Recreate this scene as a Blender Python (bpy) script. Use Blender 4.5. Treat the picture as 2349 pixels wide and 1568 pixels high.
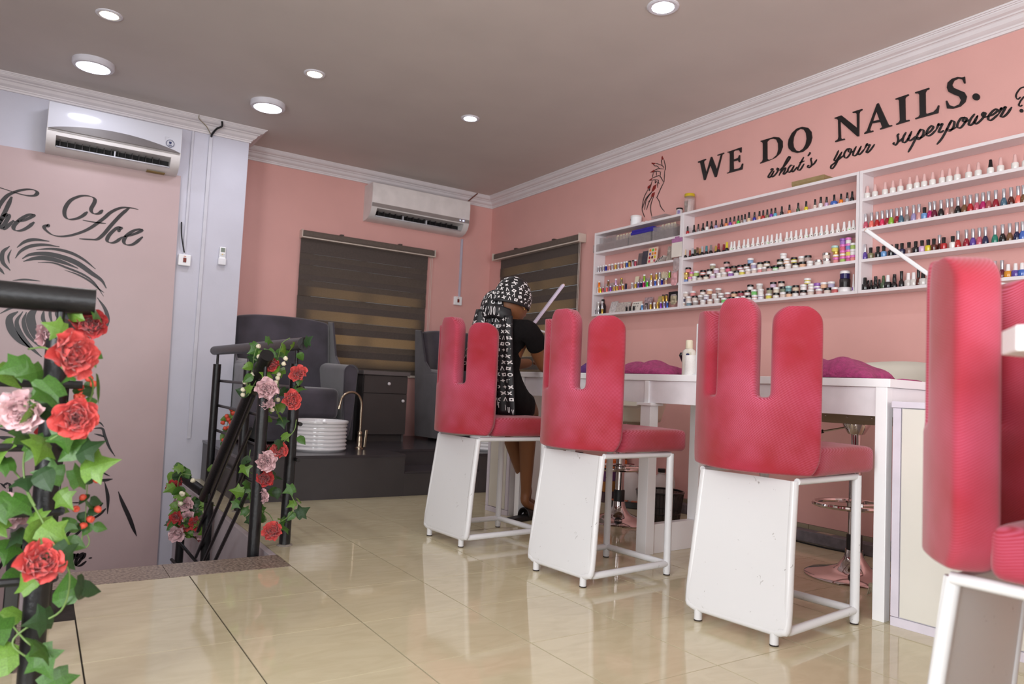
import bpy, bmesh, math, random
from math import sin, cos, pi, radians
from mathutils import Vector as V, Matrix, Euler
from mathutils.geometry import tessellate_polygon
for _o in list(bpy.data.objects): bpy.data.objects.remove(_o)
SC = bpy.context.scene; COL = SC.collection
rnd = random.Random(11)

# ------------------------------------------------------------------ camera
IW, IH, FPX = 2349, 1568, 1663.4
YAW, PITCH, ROLL = -0.577664, 0.061661, 0.047112
CAM = V((-0.96055, -3.09628, 0.79874))
_f = V((-sin(YAW)*cos(PITCH), cos(YAW)*cos(PITCH), sin(PITCH)))
_r0 = V((cos(YAW), sin(YAW), 0)); _u0 = _r0.cross(_f)
RGT = _r0*cos(ROLL) + _u0*sin(ROLL); UPV = RGT.cross(_f); FWD = _f
cam = bpy.data.cameras.new('camera'); camo = bpy.data.objects.new('camera', cam); COL.objects.link(camo)
camo.matrix_world = Matrix(((RGT.x, UPV.x, -FWD.x, CAM.x), (RGT.y, UPV.y, -FWD.y, CAM.y), (RGT.z, UPV.z, -FWD.z, CAM.z), (0, 0, 0, 1)))
cam.sensor_width = 36; cam.lens = FPX*36/IW; cam.clip_start = .05; cam.clip_end = 60
cam.dof.use_dof = True; cam.dof.focus_distance = 3.3; cam.dof.aperture_fstop = 3.6
SC.camera = camo

# ------------------------------------------------------------------ exposure, world, light
SC.view_settings.view_transform = 'Standard'; SC.view_settings.look = 'None'
SC.view_settings.gamma = 1; SC.view_settings.use_curve_mapping = False
SC.view_settings.exposure = 0.0
SC.cycles.max_bounces = 8; SC.cycles.diffuse_bounces = 4; SC.cycles.use_denoising = True
SC.cycles.sample_clamp_indirect = 6
w = bpy.data.worlds.new('daylight'); SC.world = w; w.use_nodes = True
w.node_tree.nodes['Background'].inputs[0].default_value = (.78, .88, 1, 1)
w.node_tree.nodes['Background'].inputs[1].default_value = 0.9
def lamp(name, kind, loc, power, col=(1, 1, 1), size=.5, size_y=None, rot=(0, 0, 0), shape=None, spread=None):
    l = bpy.data.lights.new(name, kind); l.energy = power; l.color = col
    if kind == 'AREA':
        l.shape = shape or ('RECTANGLE' if size_y else 'DISK'); l.size = size
        if size_y: l.size_y = size_y
        if spread: l.spread = radians(spread)
    elif kind == 'POINT': l.shadow_soft_size = size
    o = bpy.data.objects.new(name, l); COL.objects.link(o); o.location = loc; o.rotation_euler = rot
    return o
# daylight through the shop windows behind and to the left of the camera
lamp('window_daylight', 'AREA', (-3.12, -3.3, 1.35), 165, (.97, .985, 1), 2.6, 1.9, (0, radians(-90), 0))
lamp('shopfront_daylight', 'AREA', (-.6, -5.35, 1.4), 105, (.97, .98, 1), 3.6, 2.1, (radians(90), 0, 0))
# daylight reaching the two blinds from outside
lamp('outside_daylight', 'AREA', (1.53, 3.85, 1.0), 40, (1, .94, .84), 1.0, .8, (radians(-90), 0, 0))
lamp('outside_daylight', 'AREA', (3.5, 2.33, 1.1), 40, (1, .94, .84), .9, 1.0, (0, radians(90), 0))
# ceiling lamps: surface discs and recessed spots (positions reused by the fittings below)
DISC = [(-.80, 2.13), (.27, 2.09)]
SPOT = [(-.77, 1.36, 1), (.374, 1.382, 1), (1.521, 1.40, 0), (1.506, -.54, 0)]
for i, (x, y) in enumerate(DISC): lamp('disc_light', 'AREA', (x, y, 2.668), 4.3, (.86, .88, 1), .19)
for i, (x, y, wm) in enumerate(SPOT): lamp('spot_light', 'AREA', (x, y, 2.69), 3.5, (1, .93, .8) if wm else (.9, .93, 1), .07)

# ------------------------------------------------------------------ pixel to place (planes and depths of the real room)
def ray(x, y): return FWD + RGT*((x-IW/2)/FPX) - UPV*((y-IH/2)/FPX)
def on(ax, val, x, y):
    d = ray(x, y); return CAM + d*((val-CAM[ax])/d[ax])
def P(x, y, D): return CAM + ray(x, y)*D
def pr(p):
    d = V(p)-CAM; z = d.dot(FWD); return IW/2+FPX*d.dot(RGT)/z, IH/2-FPX*d.dot(UPV)/z
def ycol(px, x, z):
    y = 0.
    for _ in range(4): y = on(0, x, px, pr((x, y, z))[1]).y
    return y

# ------------------------------------------------------------------ materials
def lin(c):
    c = c/255.; return c/12.92 if c <= .04045 else ((c+.055)/1.055)**2.4
MATS = {}
def mat(name, rgb, rough=.5, metal=0, noise=None, bump=None, spec=.5, coat=0, trans=0, alpha=None, sheen=0, emit=0, rgb2=None, ecol=None):
    if name in MATS: return MATS[name]
    m = bpy.data.materials.new(name); m.use_nodes = True; nt = m.node_tree; b = nt.nodes['Principled BSDF']
    col = (*[lin(c) for c in rgb], 1)
    b.inputs['Base Color'].default_value = col; b.inputs['Roughness'].default_value = rough
    b.inputs['Metallic'].default_value = metal; b.inputs['Specular IOR Level'].default_value = spec
    b.inputs['Coat Weight'].default_value = coat; b.inputs['Transmission Weight'].default_value = trans
    b.inputs['Sheen Weight'].default_value = sheen
    if alpha is not None: b.inputs['Alpha'].default_value = alpha
    if emit:
        b.inputs['Emission Color'].default_value = (*[lin(c) for c in (ecol or rgb)], 1); b.inputs['Emission Strength'].default_value = emit
    tc = nt.nodes.new('ShaderNodeTexCoord')
    # every material carries a procedural variation, faint unless asked for
    sc, am = noise or (9, .06)
    n = nt.nodes.new('ShaderNodeTexNoise'); n.inputs['Scale'].default_value = sc; n.inputs['Detail'].default_value = 5
    nt.links.new(tc.outputs['Object'], n.inputs['Vector'])
    r = nt.nodes.new('ShaderNodeValToRGB'); r.color_ramp.elements[0].position = .32; r.color_ramp.elements[1].position = .68
    r.color_ramp.elements[0].color = (*[c*(1-am) for c in col[:3]], 1)
    r.color_ramp.elements[1].color = (*([lin(c) for c in rgb2] if rgb2 else [min(1, c*(1+am)) for c in col[:3]]), 1)
    nt.links.new(n.outputs['Fac'], r.inputs['Fac']); nt.links.new(r.outputs['Color'], b.inputs['Base Color'])
    if bump:
        n2 = nt.nodes.new('ShaderNodeTexNoise'); n2.inputs['Scale'].default_value = bump[0]; n2.inputs['Detail'].default_value = 4
        nt.links.new(tc.outputs['Object'], n2.inputs['Vector'])
        bp = nt.nodes.new('ShaderNodeBump'); bp.inputs['Strength'].default_value = bump[1]; bp.inputs['Distance'].default_value = .01
        nt.links.new(n2.outputs['Fac'], bp.inputs['Height']); nt.links.new(bp.outputs['Normal'], b.inputs['Normal'])
    MATS[name] = m; return m
def wave_over(m, scale, strength, direction='DIAGONAL', mixcol=None, fac=.35, dist=.002, neg=False, patch=0):
    nt = m.node_tree; b = nt.nodes['Principled BSDF']; tc = nt.nodes.new('ShaderNodeTexCoord')
    wv = nt.nodes.new('ShaderNodeTexWave'); wv.bands_direction = direction; wv.inputs['Scale'].default_value = scale; wv.inputs['Distortion'].default_value = .6
    nt.links.new(tc.outputs['Object'], wv.inputs['Vector'])
    bp = nt.nodes.new('ShaderNodeBump'); bp.inputs['Strength'].default_value = strength; bp.inputs['Distance'].default_value = dist
    nt.links.new(wv.outputs['Fac'], bp.inputs['Height'])
    if b.inputs['Normal'].links: nt.links.new(b.inputs['Normal'].links[0].from_socket, bp.inputs['Normal'])
    nt.links.new(bp.outputs['Normal'], b.inputs['Normal'])
    if neg:
        mp = nt.nodes.new('ShaderNodeMapping'); mp.inputs['Scale'].default_value = (.25, .62, -1)
        nt.links.new(tc.outputs['Object'], mp.inputs['Vector']); nt.links.new(mp.outputs[0], wv.inputs['Vector'])
    if mixcol:
        mx = nt.nodes.new('ShaderNodeMix'); mx.data_type = 'RGBA'
        src = b.inputs['Base Color'].links[0].from_socket
        ml = nt.nodes.new('ShaderNodeMath'); ml.operation = 'MULTIPLY'; ml.inputs[1].default_value = fac
        nt.links.new(wv.outputs['Fac'], ml.inputs[0])
        if patch:      # random paler patches where the light threads show more
            pn = nt.nodes.new('ShaderNodeTexNoise'); pn.inputs['Scale'].default_value = patch; pn.inputs['Detail'].default_value = 3; nt.links.new(tc.outputs['Object'], pn.inputs['Vector'])
            mr = nt.nodes.new('ShaderNodeMapRange'); mr.inputs['From Min'].default_value = .40; mr.inputs['From Max'].default_value = .62; mr.inputs['To Min'].default_value = fac*.12; mr.inputs['To Max'].default_value = fac*2.3
            nt.links.new(pn.outputs['Fac'], mr.inputs['Value']); nt.links.new(mr.outputs[0], ml.inputs[1])
        nt.links.new(ml.outputs[0], mx.inputs['Factor'])
        nt.links.new(src, mx.inputs['A']); mx.inputs['B'].default_value = (*[lin(c) for c in mixcol], 1)
        nt.links.new(mx.outputs['Result'], b.inputs['Base Color'])
    return m

# ------------------------------------------------------------------ mesh building
def rootinv(p):
    while p.parent: p = p.parent
    return (Matrix.Translation(p.location) @ p.rotation_euler.to_matrix().to_4x4()).inverted()
class MB:
    def __init__(s): s.v = []; s.f = []
    def add(s, vs, fs):
        n = len(s.v); s.v += [V(p) for p in vs]; s.f += [tuple(n+i for i in q) for q in fs]; return s
    def box(s, x0, x1, y0, y1, z0, z1):
        return s.add([(x, y, z) for x in (x0, x1) for y in (y0, y1) for z in (z0, z1)],
                     [(0, 1, 3, 2), (4, 6, 7, 5), (0, 4, 5, 1), (2, 3, 7, 6), (0, 2, 6, 4), (1, 5, 7, 3)])
    def obox(s, c, sz, R):
        c = V(c); h = V(sz)/2
        return s.add([c+R @ V((x*h.x, y*h.y, z*h.z)) for x in (-1, 1) for y in (-1, 1) for z in (-1, 1)],
                     [(0, 1, 3, 2), (4, 6, 7, 5), (0, 4, 5, 1), (2, 3, 7, 6), (0, 2, 6, 4), (1, 5, 7, 3)])
    def tube(s, pts, r, n=8, caps=True, closed=False):
        pts = [V(p) for p in pts]; N = len(pts); rs = r if isinstance(r, (list, tuple)) else [r]*N
        up = V((0, 0, 1)); base = len(s.v); prev = None
        for i, p in enumerate(pts):
            a = pts[i-1] if (i or closed) else p; b = pts[(i+1) % N] if (i < N-1 or closed) else p
            t = (b-a).normalized()
            if prev is None:
                u = t.cross(up)
                if u.length < 1e-3: u = t.cross(V((1, 0, 0)))
            else: u = prev - t*prev.dot(t)
            u.normalize(); prev = u; q = t.cross(u)
            for k in range(n): s.v.append(p+(u*cos(2*pi*k/n)+q*sin(2*pi*k/n))*rs[i])
        for i in range(N if closed else N-1):
            for k in range(n):
                a = base+i*n; b = base+((i+1) % N)*n; k2 = (k+1) % n
                s.f.append((a+k, a+k2, b+k2, b+k))
        if caps and not closed:
            s.f.append(tuple(base+k for k in range(n))[::-1]); s.f.append(tuple(base+(N-1)*n+k for k in range(n)))
        return s
    def lathe(s, prof, n=16, c=(0, 0, 0), sx=1, sy=1):
        c = V(c); base = len(s.v)
        for r, z in prof:
            for k in range(n): s.v.append(c+V((r*sx*cos(2*pi*k/n), r*sy*sin(2*pi*k/n), z)))
        for i in range(len(prof)-1):
            for k in range(n):
                a = base+i*n; k2 = (k+1) % n; s.f.append((a+k, a+k2, a+n+k2, a+n+k))
        if prof[0][0] > 1e-5: s.f.append(tuple(base+k for k in range(n))[::-1])
        if prof[-1][0] > 1e-5: s.f.append(tuple(base+(len(prof)-1)*n+k for k in range(n)))
        return s
    def prism(s, loops, ex):
        loops = [[V(p) for p in l] for l in loops]; ex = V(ex); flat = [p for l in loops for p in l]; n = len(flat); b = len(s.v)
        tri = tessellate_polygon(loops); s.v += flat + [p+ex for p in flat]
        for t in tri: s.f.append((b+t[0], b+t[1], b+t[2])); s.f.append((b+n+t[2], b+n+t[1], b+n+t[0]))
        k = b
        for l in loops:
            m = len(l)
            for i in range(m): s.f.append((k+i, k+(i+1) % m, k+n+(i+1) % m, k+n+i))
            k += m
        return s
    def ribbon(s, pts, ws, nrm, th):
        """a flat stroke of varying width, th thick along nrm"""
        pts = [V(p) for p in pts]; nrm = V(nrm).normalized(); L = []; Rr = []
        for i, p in enumerate(pts):
            t = pts[min(i+1, len(pts)-1)]-pts[max(i-1, 0)]
            sd = t.cross(nrm)
            if sd.length < 1e-9: sd = V((0, 0, 1))
            sd.normalize(); L.append(p+sd*ws[i]/2); Rr.append(p-sd*ws[i]/2)
        b = len(s.v); n = len(pts)
        for a in (L, Rr): s.v += a
        for a in (L, Rr): s.v += [p+nrm*th for p in a]
        for i in range(n-1):
            s.f += [(b+2*n+i, b+2*n+i+1, b+3*n+i+1, b+3*n+i), (b+i, b+i+1, b+2*n+i+1, b+2*n+i), (b+n+i+1, b+n+i, b+3*n+i, b+3*n+i+1), (b+i+1, b+i, b+n+i, b+n+i+1)]
        s.f += [(b, b+2*n, b+3*n, b+n), (b+n-1, b+2*n-1, b+4*n-1, b+3*n-1)]
        return s
    def grid(s, fn, nu, nv, wrapu=False):
        b = len(s.v); W = nu if wrapu else nu+1
        for j in range(nv+1):
            for i in range(W): s.v.append(V(fn(i/nu, j/nv)))
        for j in range(nv):
            for i in range(nu):
                i2 = (i+1) % W; s.f.append((b+j*W+i, b+j*W+i2, b+(j+1)*W+i2, b+(j+1)*W+i))
        return s
    def mesh(s, name, smooth=False, inv=None):
        me = bpy.data.meshes.new(name)
        me.from_pydata([tuple(inv @ p) if inv else tuple(p) for p in s.v], [], s.f); me.update()
        bm = bmesh.new(); bm.from_mesh(me); bmesh.ops.recalc_face_normals(bm, faces=bm.faces); bm.to_mesh(me); bm.free()
        if smooth:
            for p in me.polygons: p.use_smooth = True
            if smooth is not True: me.set_sharp_from_angle(angle=radians(smooth))
        return me
    def build(s, name, m, parent=None, smooth=False, bevel=0, seg=2, sub=0, solid=0, world=True):
        inv = rootinv(parent) if (parent is not None and world) else None
        me = s.mesh(name, smooth, inv); me.materials.append(m)
        o = bpy.data.objects.new(name, me); COL.objects.link(o)
        if parent is not None: o.parent = parent
        if solid:
            md = o.modifiers.new('solid', 'SOLIDIFY'); md.thickness = solid; md.offset = 0
        if bevel:
            md = o.modifiers.new('bevel', 'BEVEL'); md.width = bevel; md.segments = seg; md.limit_method = 'ANGLE'; md.angle_limit = radians(40)
        if sub:
            md = o.modifiers.new('sub', 'SUBSURF'); md.levels = sub; md.render_levels = sub
        return o
def tag(o, label, cat, group=None):
    o['label'] = label; o['category'] = cat
    if group: o['group'] = group
    return o
def thing(name, label, cat, loc=(0, 0, 0), rz=0, group=None):
    o = bpy.data.objects.new(name, None); COL.objects.link(o); o.location = loc; o.rotation_euler = (0, 0, rz); o.empty_display_size = .05
    return tag(o, label, cat, group)
def struct(o): o['kind'] = 'structure'; return o
def dup(src, loc, rz, label, parent=None):
    c = src.copy(); COL.objects.link(c); c.location = loc; c.rotation_euler = (0, 0, rz); c['label'] = label
    def rec(a, b):
        for ch in [x for x in KIDS.get(a.name, [])]:
            k = ch.copy(); COL.objects.link(k); k.parent = b; rec(ch, k)
    rec(src, c); return c
KIDS = {}
def index_kids(root):
    for ch in root.children_recursive: KIDS.setdefault(ch.parent.name, [])
    for ch in root.children_recursive: KIDS[ch.parent.name].append(ch)
def cat_rom(pts, n=6):
    pts = [V(p) for p in pts]; q = [2*pts[0]-pts[1]]+pts+[2*pts[-1]-pts[-2]]; out = []
    for i in range(1, len(q)-2):
        a, b, c, d = q[i-1:i+3]
        for k in range(n):
            t = k/n; out.append(.5*((2*b)+(c-a)*t+(2*a-5*b+4*c-d)*t*t+(3*b-a-3*c+d)*t**3))
    out.append(pts[-1]); return out
def ordn(n):
    return str(n)+('th' if 10 <= n % 100 <= 20 else {1: 'st', 2: 'nd', 3: 'rd'}.get(n % 10, 'th'))
# ------------------------------------------------------------------ the room
XR, YB, YP, XP, ZC = 2.85, 3.235, 2.78, .31, 2.715
PINK = mat('pink_wall_paint', (222, 169, 162), .62, noise=(3, .03), bump=(140, .05), spec=.35)
LILAC = mat('white_lilac_wall_paint', (204, 203, 215), .45, noise=(4, .03), bump=(60, .06))
CEILM = mat('white_ceiling_paint', (216, 208, 203), .75, noise=(2.2, .03), bump=(30, .04), spec=.25)
PLAST = mat('cornice_plaster', (228, 222, 224), .55, noise=(6, .03))
WHITE = mat('white_laminate', (246, 246, 248), .3, noise=(5, .015))
GREYW = mat('rear_wall_paint', (205, 196, 194), .7)
def wallbox(name, m, boxes, label=None):
    b = MB()
    for q in boxes: b.box(*q)
    o = struct(b.build(name, m)); return o
# right wall with its window opening, back wall with its window opening
WR = (1.76, 2.90, .95, 2.0); WB = (1.0, 2.06, .92, 2.0)
wallbox('wall_right', PINK, [(XR, XR+.12, -5.4, WR[0], 0, ZC), (XR, XR+.12, WR[1], YB+.12, 0, ZC), (XR, XR+.12, WR[0], WR[1], 0, WR[2]), (XR, XR+.12, WR[0], WR[1], WR[3], ZC)])
wallbox('wall_back', PINK, [(XP-.1, WB[0], YB, YB+.12, -.2, ZC), (WB[1], XR, YB, YB+.12, -.2, ZC), (WB[0], WB[1], YB, YB+.12, -.2, WB[2]), (WB[0], WB[1], YB, YB+.12, WB[3], ZC)])
wallbox('wall_left', LILAC, [(-3.3, XP, YP, YP+.16, -2.6, ZC), (XP-.16, XP, YP+.16, YB, -.2, ZC)])
wallbox('wall_side', GREYW, [(-3.3, -3.2, -5.4, -4.7, -2.6, ZC), (-3.3, -3.2, -1.9, YP, -2.6, ZC), (-3.3, -3.2, -4.7, -1.9, -2.6, .35), (-3.3, -3.2, -4.7, -1.9, 2.35, ZC)])
wallbox('wall_front', GREYW, [(-3.3, -2.5, -5.5, -5.4, -.2, ZC), (1.3, XR+.12, -5.5, -5.4, -.2, ZC), (-2.5, 1.3, -5.5, -5.4, -.2, .3), (-2.5, 1.3, -5.5, -5.4, 2.5, ZC)])
wallbox('ceiling', CEILM, [(-3.3, XR+.12, -5.5, YB+.12, ZC, ZC+.1)])
GLASS = mat('frosted_window_glass', (235, 240, 240), .3, noise=(4, .02))
def clear_mix(m, fac):
    nt = m.node_tree; b = nt.nodes['Principled BSDF']; tp = nt.nodes.new('ShaderNodeBsdfTransparent'); mx = nt.nodes.new('ShaderNodeMixShader'); mx.inputs[0].default_value = fac
    nt.links.new(b.outputs[0], mx.inputs[1]); nt.links.new(tp.outputs[0], mx.inputs[2]); nt.links.new(mx.outputs[0], nt.nodes['Material Output'].inputs[0]); return m
clear_mix(GLASS, .88)
FRAME = mat('aluminium_window_frame', (90, 84, 80), .4, metal=.6)
def window(n, axis, a0, a1, z0, z1, pos, mull):
    b = MB(); t = .035
    def bx(u0, u1, w0, w1):
        b.box(u0, u1, pos, pos+.05, w0, w1) if axis == 'x' else b.box(pos, pos+.05, u0, u1, w0, w1)
    bx(a0, a0+t, z0, z1); bx(a1-t, a1, z0, z1); bx(a0, a1, z0, z0+t); bx(a0, a1, z1-t, z1)
    for m_ in mull: bx(m_-.022, m_+.022, z0, z1)
    o = struct(b.build('window_%d' % n, FRAME)); ed = [a0]+list(mull)+[a1]
    for i in range(len(ed)-1):
        g = MB(); g.box(ed[i]+.02, ed[i+1]-.02, pos+.02, pos+.026, z0+.02, z1-.02) if axis == 'x' else g.box(pos+.02, pos+.026, ed[i]+.02, ed[i+1]-.02, z0+.02, z1-.02)
        g.build('pane', GLASS, o)
    return o
window(1, 'x', WB[0], WB[1], WB[2], WB[3], YB+.05, [1.53])
window(2, 'y', WR[0], WR[1], WR[2], WR[3], XR+.05, [2.33])
window(3, 'y', -4.7, -1.9, .35, 2.35, -3.28, [-3.8, -2.8])
window(4, 'x', -2.5, 1.3, .3, 2.5, -5.47, [-1.3, 0])
# floor: grout bed with the stairwell left open, every tile a piece of its own
GROUT = mat('dark_tile_grout', (44, 37, 32), .9, noise=(40, .2))
fb = MB()
fb.box(0, XR, -5.4, YB, -.2, -.004); fb.box(-.93, 0, -5.4, .217, -.2, -.004); fb.box(-3.2, -.93, -5.4, -.36, -.2, -.004)
floor = struct(fb.build('floor', GROUT))
TILE = mat('cream_polished_tile', (196, 181, 153), .06, noise=(2.6, .05), spec=.55)
def tile_veins(m):
    nt = m.node_tree; b = nt.nodes['Principled BSDF']; tc = nt.nodes.new('ShaderNodeTexCoord')
    mp = nt.nodes.new('ShaderNodeMapping'); mp.inputs['Scale'].default_value = (1.2, 3.2, 1); nt.links.new(tc.outputs['Object'], mp.inputs['Vector'])
    oi = nt.nodes.new('ShaderNodeObjectInfo'); ad = nt.nodes.new('ShaderNodeVectorMath'); ad.operation = 'ADD'
    ml = nt.nodes.new('ShaderNodeVectorMath'); ml.operation = 'SCALE'; ml.inputs['Scale'].default_value = 20
    cb = nt.nodes.new('ShaderNodeCombineXYZ'); nt.links.new(oi.outputs['Random'], cb.inputs[0]); nt.links.new(oi.outputs['Random'], cb.inputs[1])
    nt.links.new(cb.outputs[0], ml.inputs[0]); nt.links.new(mp.outputs[0], ad.inputs[0]); nt.links.new(ml.outputs[0], ad.inputs[1])
    n = nt.nodes.new('ShaderNodeTexNoise'); n.inputs['Scale'].default_value = 5; n.inputs['Detail'].default_value = 8; n.inputs['Distortion'].default_value = 1.4
    nt.links.new(ad.outputs[0], n.inputs['Vector'])
    r = nt.nodes.new('ShaderNodeValToRGB'); r.color_ramp.elements[0].position = .3; r.color_ramp.elements[1].position = .62
    r.color_ramp.elements[0].color = (lin(206), lin(195), lin(162), 1); r.color_ramp.elements[1].color = (lin(215), lin(205), lin(173), 1)
    nt.links.new(n.outputs['Fac'], r.inputs['Fac']); nt.links.new(r.outputs['Color'], b.inputs['Base Color'])
tile_veins(TILE)
tme = MB().box(-0.0+.0023, .3977, .0015, .3985, -.004, 0).mesh('tile'); tme.materials.append(TILE)
def tile(x, y, w=.4, h=.4):
    if w > .399 and h > .399: me = tme
    else: me = MB().box(.0023, w-.0023, .0015, h-.0015, -.004, 0).mesh('tile'); me.materials.append(TILE)
    o = bpy.data.objects.new('tile', me); COL.objects.link(o); o.parent = floor; o.location = (x, y, 0)
for i in range(-3, 8):
    for j in range(-9, 9):
        x, y = i*.4, j*.4
        x1 = min(x+.4, XR); y1 = min(y+.4, YB)
        if x >= 0: tile(x, y, x1-x, y1-y)
        elif y < -.001 and i >= -2: tile(x, y)
        elif i == -3 and y < -.79: tile(x, y)
GRAN = mat('speckled_brown_granite', (128, 108, 98), .35, noise=(95, .55), rgb2=(176, 158, 142), spec=.5)
for a, b_ in ((-.93, -.47), (-.47, 0)): MB().box(a+.001, b_-.001, .002, .217, -.03, .001).build('granite_slab', GRAN, floor)
for a, b_ in ((-1.6, -1.2), (-1.2, -.935)): MB().box(a+.001, b_-.001, -.8, -.36, -.03, .001).build('granite_slab', GRAN, floor)
# stairwell: flight going down away from the granite edge, its side walls and the half landing
SKIRT = mat('pale_stair_skirting', (186, 176, 180), .5, noise=(8, .06))
stairs = struct(MB().box(-3.2, .1, -.4, YP, -2.62, -2.5).build('stair_landing', mat('grey_stair_floor', (128, 122, 128), .5)))  # plain grey base colour for the lower stair floor
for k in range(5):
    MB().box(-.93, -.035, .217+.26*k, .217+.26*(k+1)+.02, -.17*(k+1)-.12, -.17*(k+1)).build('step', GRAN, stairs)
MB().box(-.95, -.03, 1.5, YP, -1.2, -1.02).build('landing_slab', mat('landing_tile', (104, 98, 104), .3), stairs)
sw = MB(); sw.box(-.03, .0, .217, YP, -2.5, -.002)
struct(sw.build('wall_stair', SKIRT))
struct(MB().box(-.93, 0, .19, .217, -2.5, -.03).box(-.95, -.93, -.36, .217, -2.5, -.03).box(-3.2, -.93, -.385, -.36, -2.5, -.2).build('wall_stair_end', SKIRT))
# cornices, swept with mitred corners
PROF = [(0, 0), (.012, 0), (.014, .012), (.02, .014), (.022, .022), (.03, .026), (.042, .036), (.05, .052), (.055, .056), (.062, .057), (.066, .064), (.082, .07), (.092, .08), (.094, .086), (.1, .086), (.101, .092), (.108, .092), (.11, .1), (.0, .1)]
def cornice(name, p0, p1, nrm, m0, m1):
    p0, p1, nrm = V(p0), V(p1), V(nrm); t = (p1-p0).normalized(); b = MB(); n = len(PROF); vs = []
    for p, sg, mm in ((p0, -1, m0), (p1, 1, m1)):
        for d, z in PROF: vs.append(p+nrm*d+t*(sg*mm*d)+V((0, 0, ZC-.1+z)))
    b.add(vs, [(i, (i+1) % n, n+(i+1) % n, n+i) for i in range(n)]+[tuple(range(n)), tuple(range(n, 2*n))])
    return struct(b.build(name, PLAST, smooth=20))
cornice('trim_1', (XR, -5.4, 0), (XR, YB, 0), (-1, 0, 0), 0, -1)
cornice('trim_2', (XP, YB, 0), (XR, YB, 0), (0, -1, 0), -1, -1)
cornice('trim_3', (-3.2, YP, 0), (XP, YP, 0), (0, -1, 0), 0, 1)
cornice('trim_4', (XP, YP, 0), (XP, YB, 0), (1, 0, 0), 1, -1)
# tiled baseboard along the right wall
BB = mat('beige_skirting_tile', (150, 138, 116), .35, noise=(5, .08))
bb = struct(MB().box(XR-.004, XR, -5.4, YB, 0, .085).build('baseboard_right', GROUT))
for k in range(11):
    MB().box(XR-.013, XR-.003, -1.7+.4*k+.002, -1.3+.4*k-.002, .001, .084).build('skirting_tile', BB, bb)
# trunking on the pillar
TRK = mat('white_pvc_trunking', (206, 205, 214), .4)
def trunk(name, label, b, m=TRK): return tag(b.build(name, m, bevel=.002), label, 'cable cover')
trunk('cable_trunking', 'slim white cable trunking down the pillar beside the banner, with the open joint', MB().box(.015, .04, YP-.012, YP, .3, 2.6))
trunk('cable_trunking', 'thin white cable trunking running down to the switch at the banner edge', MB().box(-.108, -.092, YP-.012, YP, 1.67, 2.615))
trunk('cable_trunking', 'white cable trunking from the back wall air conditioner down to its switch', MB().box(2.496, 2.518, YB-.014, YB, 1.665, 2.25), mat('greyish_trunking', (188, 184, 200), .4))
BLK = mat('black_rubber', (18, 18, 20), .5)
tag(MB().tube(cat_rom([(.08, YP-.108, ZC-.012), (.08, YP-.112, ZC-.05), (.05, YP-.09, ZC-.07), (.03, YP-.04, ZC-.1), (.028, YP-.012, ZC-.115)]), .008, 6).build('cable', BLK, smooth=True), 'thick black cable over the cornice above the pillar', 'cable')
tag(MB().tube(cat_rom([(-.085, YP-.114, ZC-.004), (-.08, YP-.105, ZC-.03), (-.02, YP-.06, ZC-.06), (.02, YP-.02, ZC-.1)]), .003, 5).build('cable', mat('beige_wire', (150, 138, 110), .6), smooth=True), 'thin beige wire slanting across the cornice left of the black cable', 'cable')
tag(MB().tube([(2.60, YB-.113, ZC-.002), (2.56, YB-.07, ZC-.05), (2.53, YB-.03, ZC-.09), (2.52, YB-.02, ZC-.103)], .006, 6).build('cable', mat('brown_wire', (110, 52, 34), .6), smooth=True), 'brown wire across the cornice above the back wall air conditioner', 'cable')
tag(MB().tube(cat_rom([(-.135, YP-.012, 1.91), (-.13, YP-.02, 1.82), (-.115, YP-.022, 1.74), (-.1, YP-.012, 1.685)]), .005, 6).build('cable', BLK, smooth=True), 'short black cable hanging into the switch at the banner edge', 'cable')
# wall switches and remote
def switch(loc, label):
    t = thing('wall_switch', label, 'switch', loc, group='fused wall switches')
    x, y, z = loc
    MB().box(x-.043, x+.043, y-.03, y, z-.043, z+.043).build('switch_plate', WHITE, t, bevel=.006)
    MB().box(x-.011, x+.011, y-.035, y-.029, z-.017, z+.017).build('rocker', mat('dark_red_rocker', (120, 36, 22), .3), t, bevel=.002)
    MB().box(x-.008, x+.008, y-.0315, y-.029, z+.026, z+.03).build('pilot_lamp', mat('orange_pilot', (210, 110, 60), .4), t)
switch((-.096, YP, 1.627), 'white switch with red rocker at the edge of the pink banner')
switch((2.488, YB, 1.625), 'white switch with red rocker on the pink back wall')
t = thing('remote_control', 'white air conditioner remote in a holder on the lilac pillar', 'remote', (.169, YP, 1.69))
MB().box(.146, .192, YP-.024, YP-.006, 1.64, 1.765).build('body', WHITE, t, bevel=.006)
MB().box(.14, .198, YP-.03, YP, 1.625, 1.68).build('holder', mat('holder_plastic', (232, 231, 236), .3), t, bevel=.006)
MB().box(.154, .184, YP-.0255, YP-.023, 1.725, 1.757).build('display', mat('grey_lcd', (132, 142, 130), .3), t)
for i in range(3):
    for j in range(2): MB().box(.153+.011*i, .161+.011*i, YP-.0262, YP-.0235, 1.692+.012*j, 1.699+.012*j).build('button', mat('yellow_button', (220, 180, 60), .4) if (i == 1 and j) else mat('grey_button', (190, 192, 196), .4), t)
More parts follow.
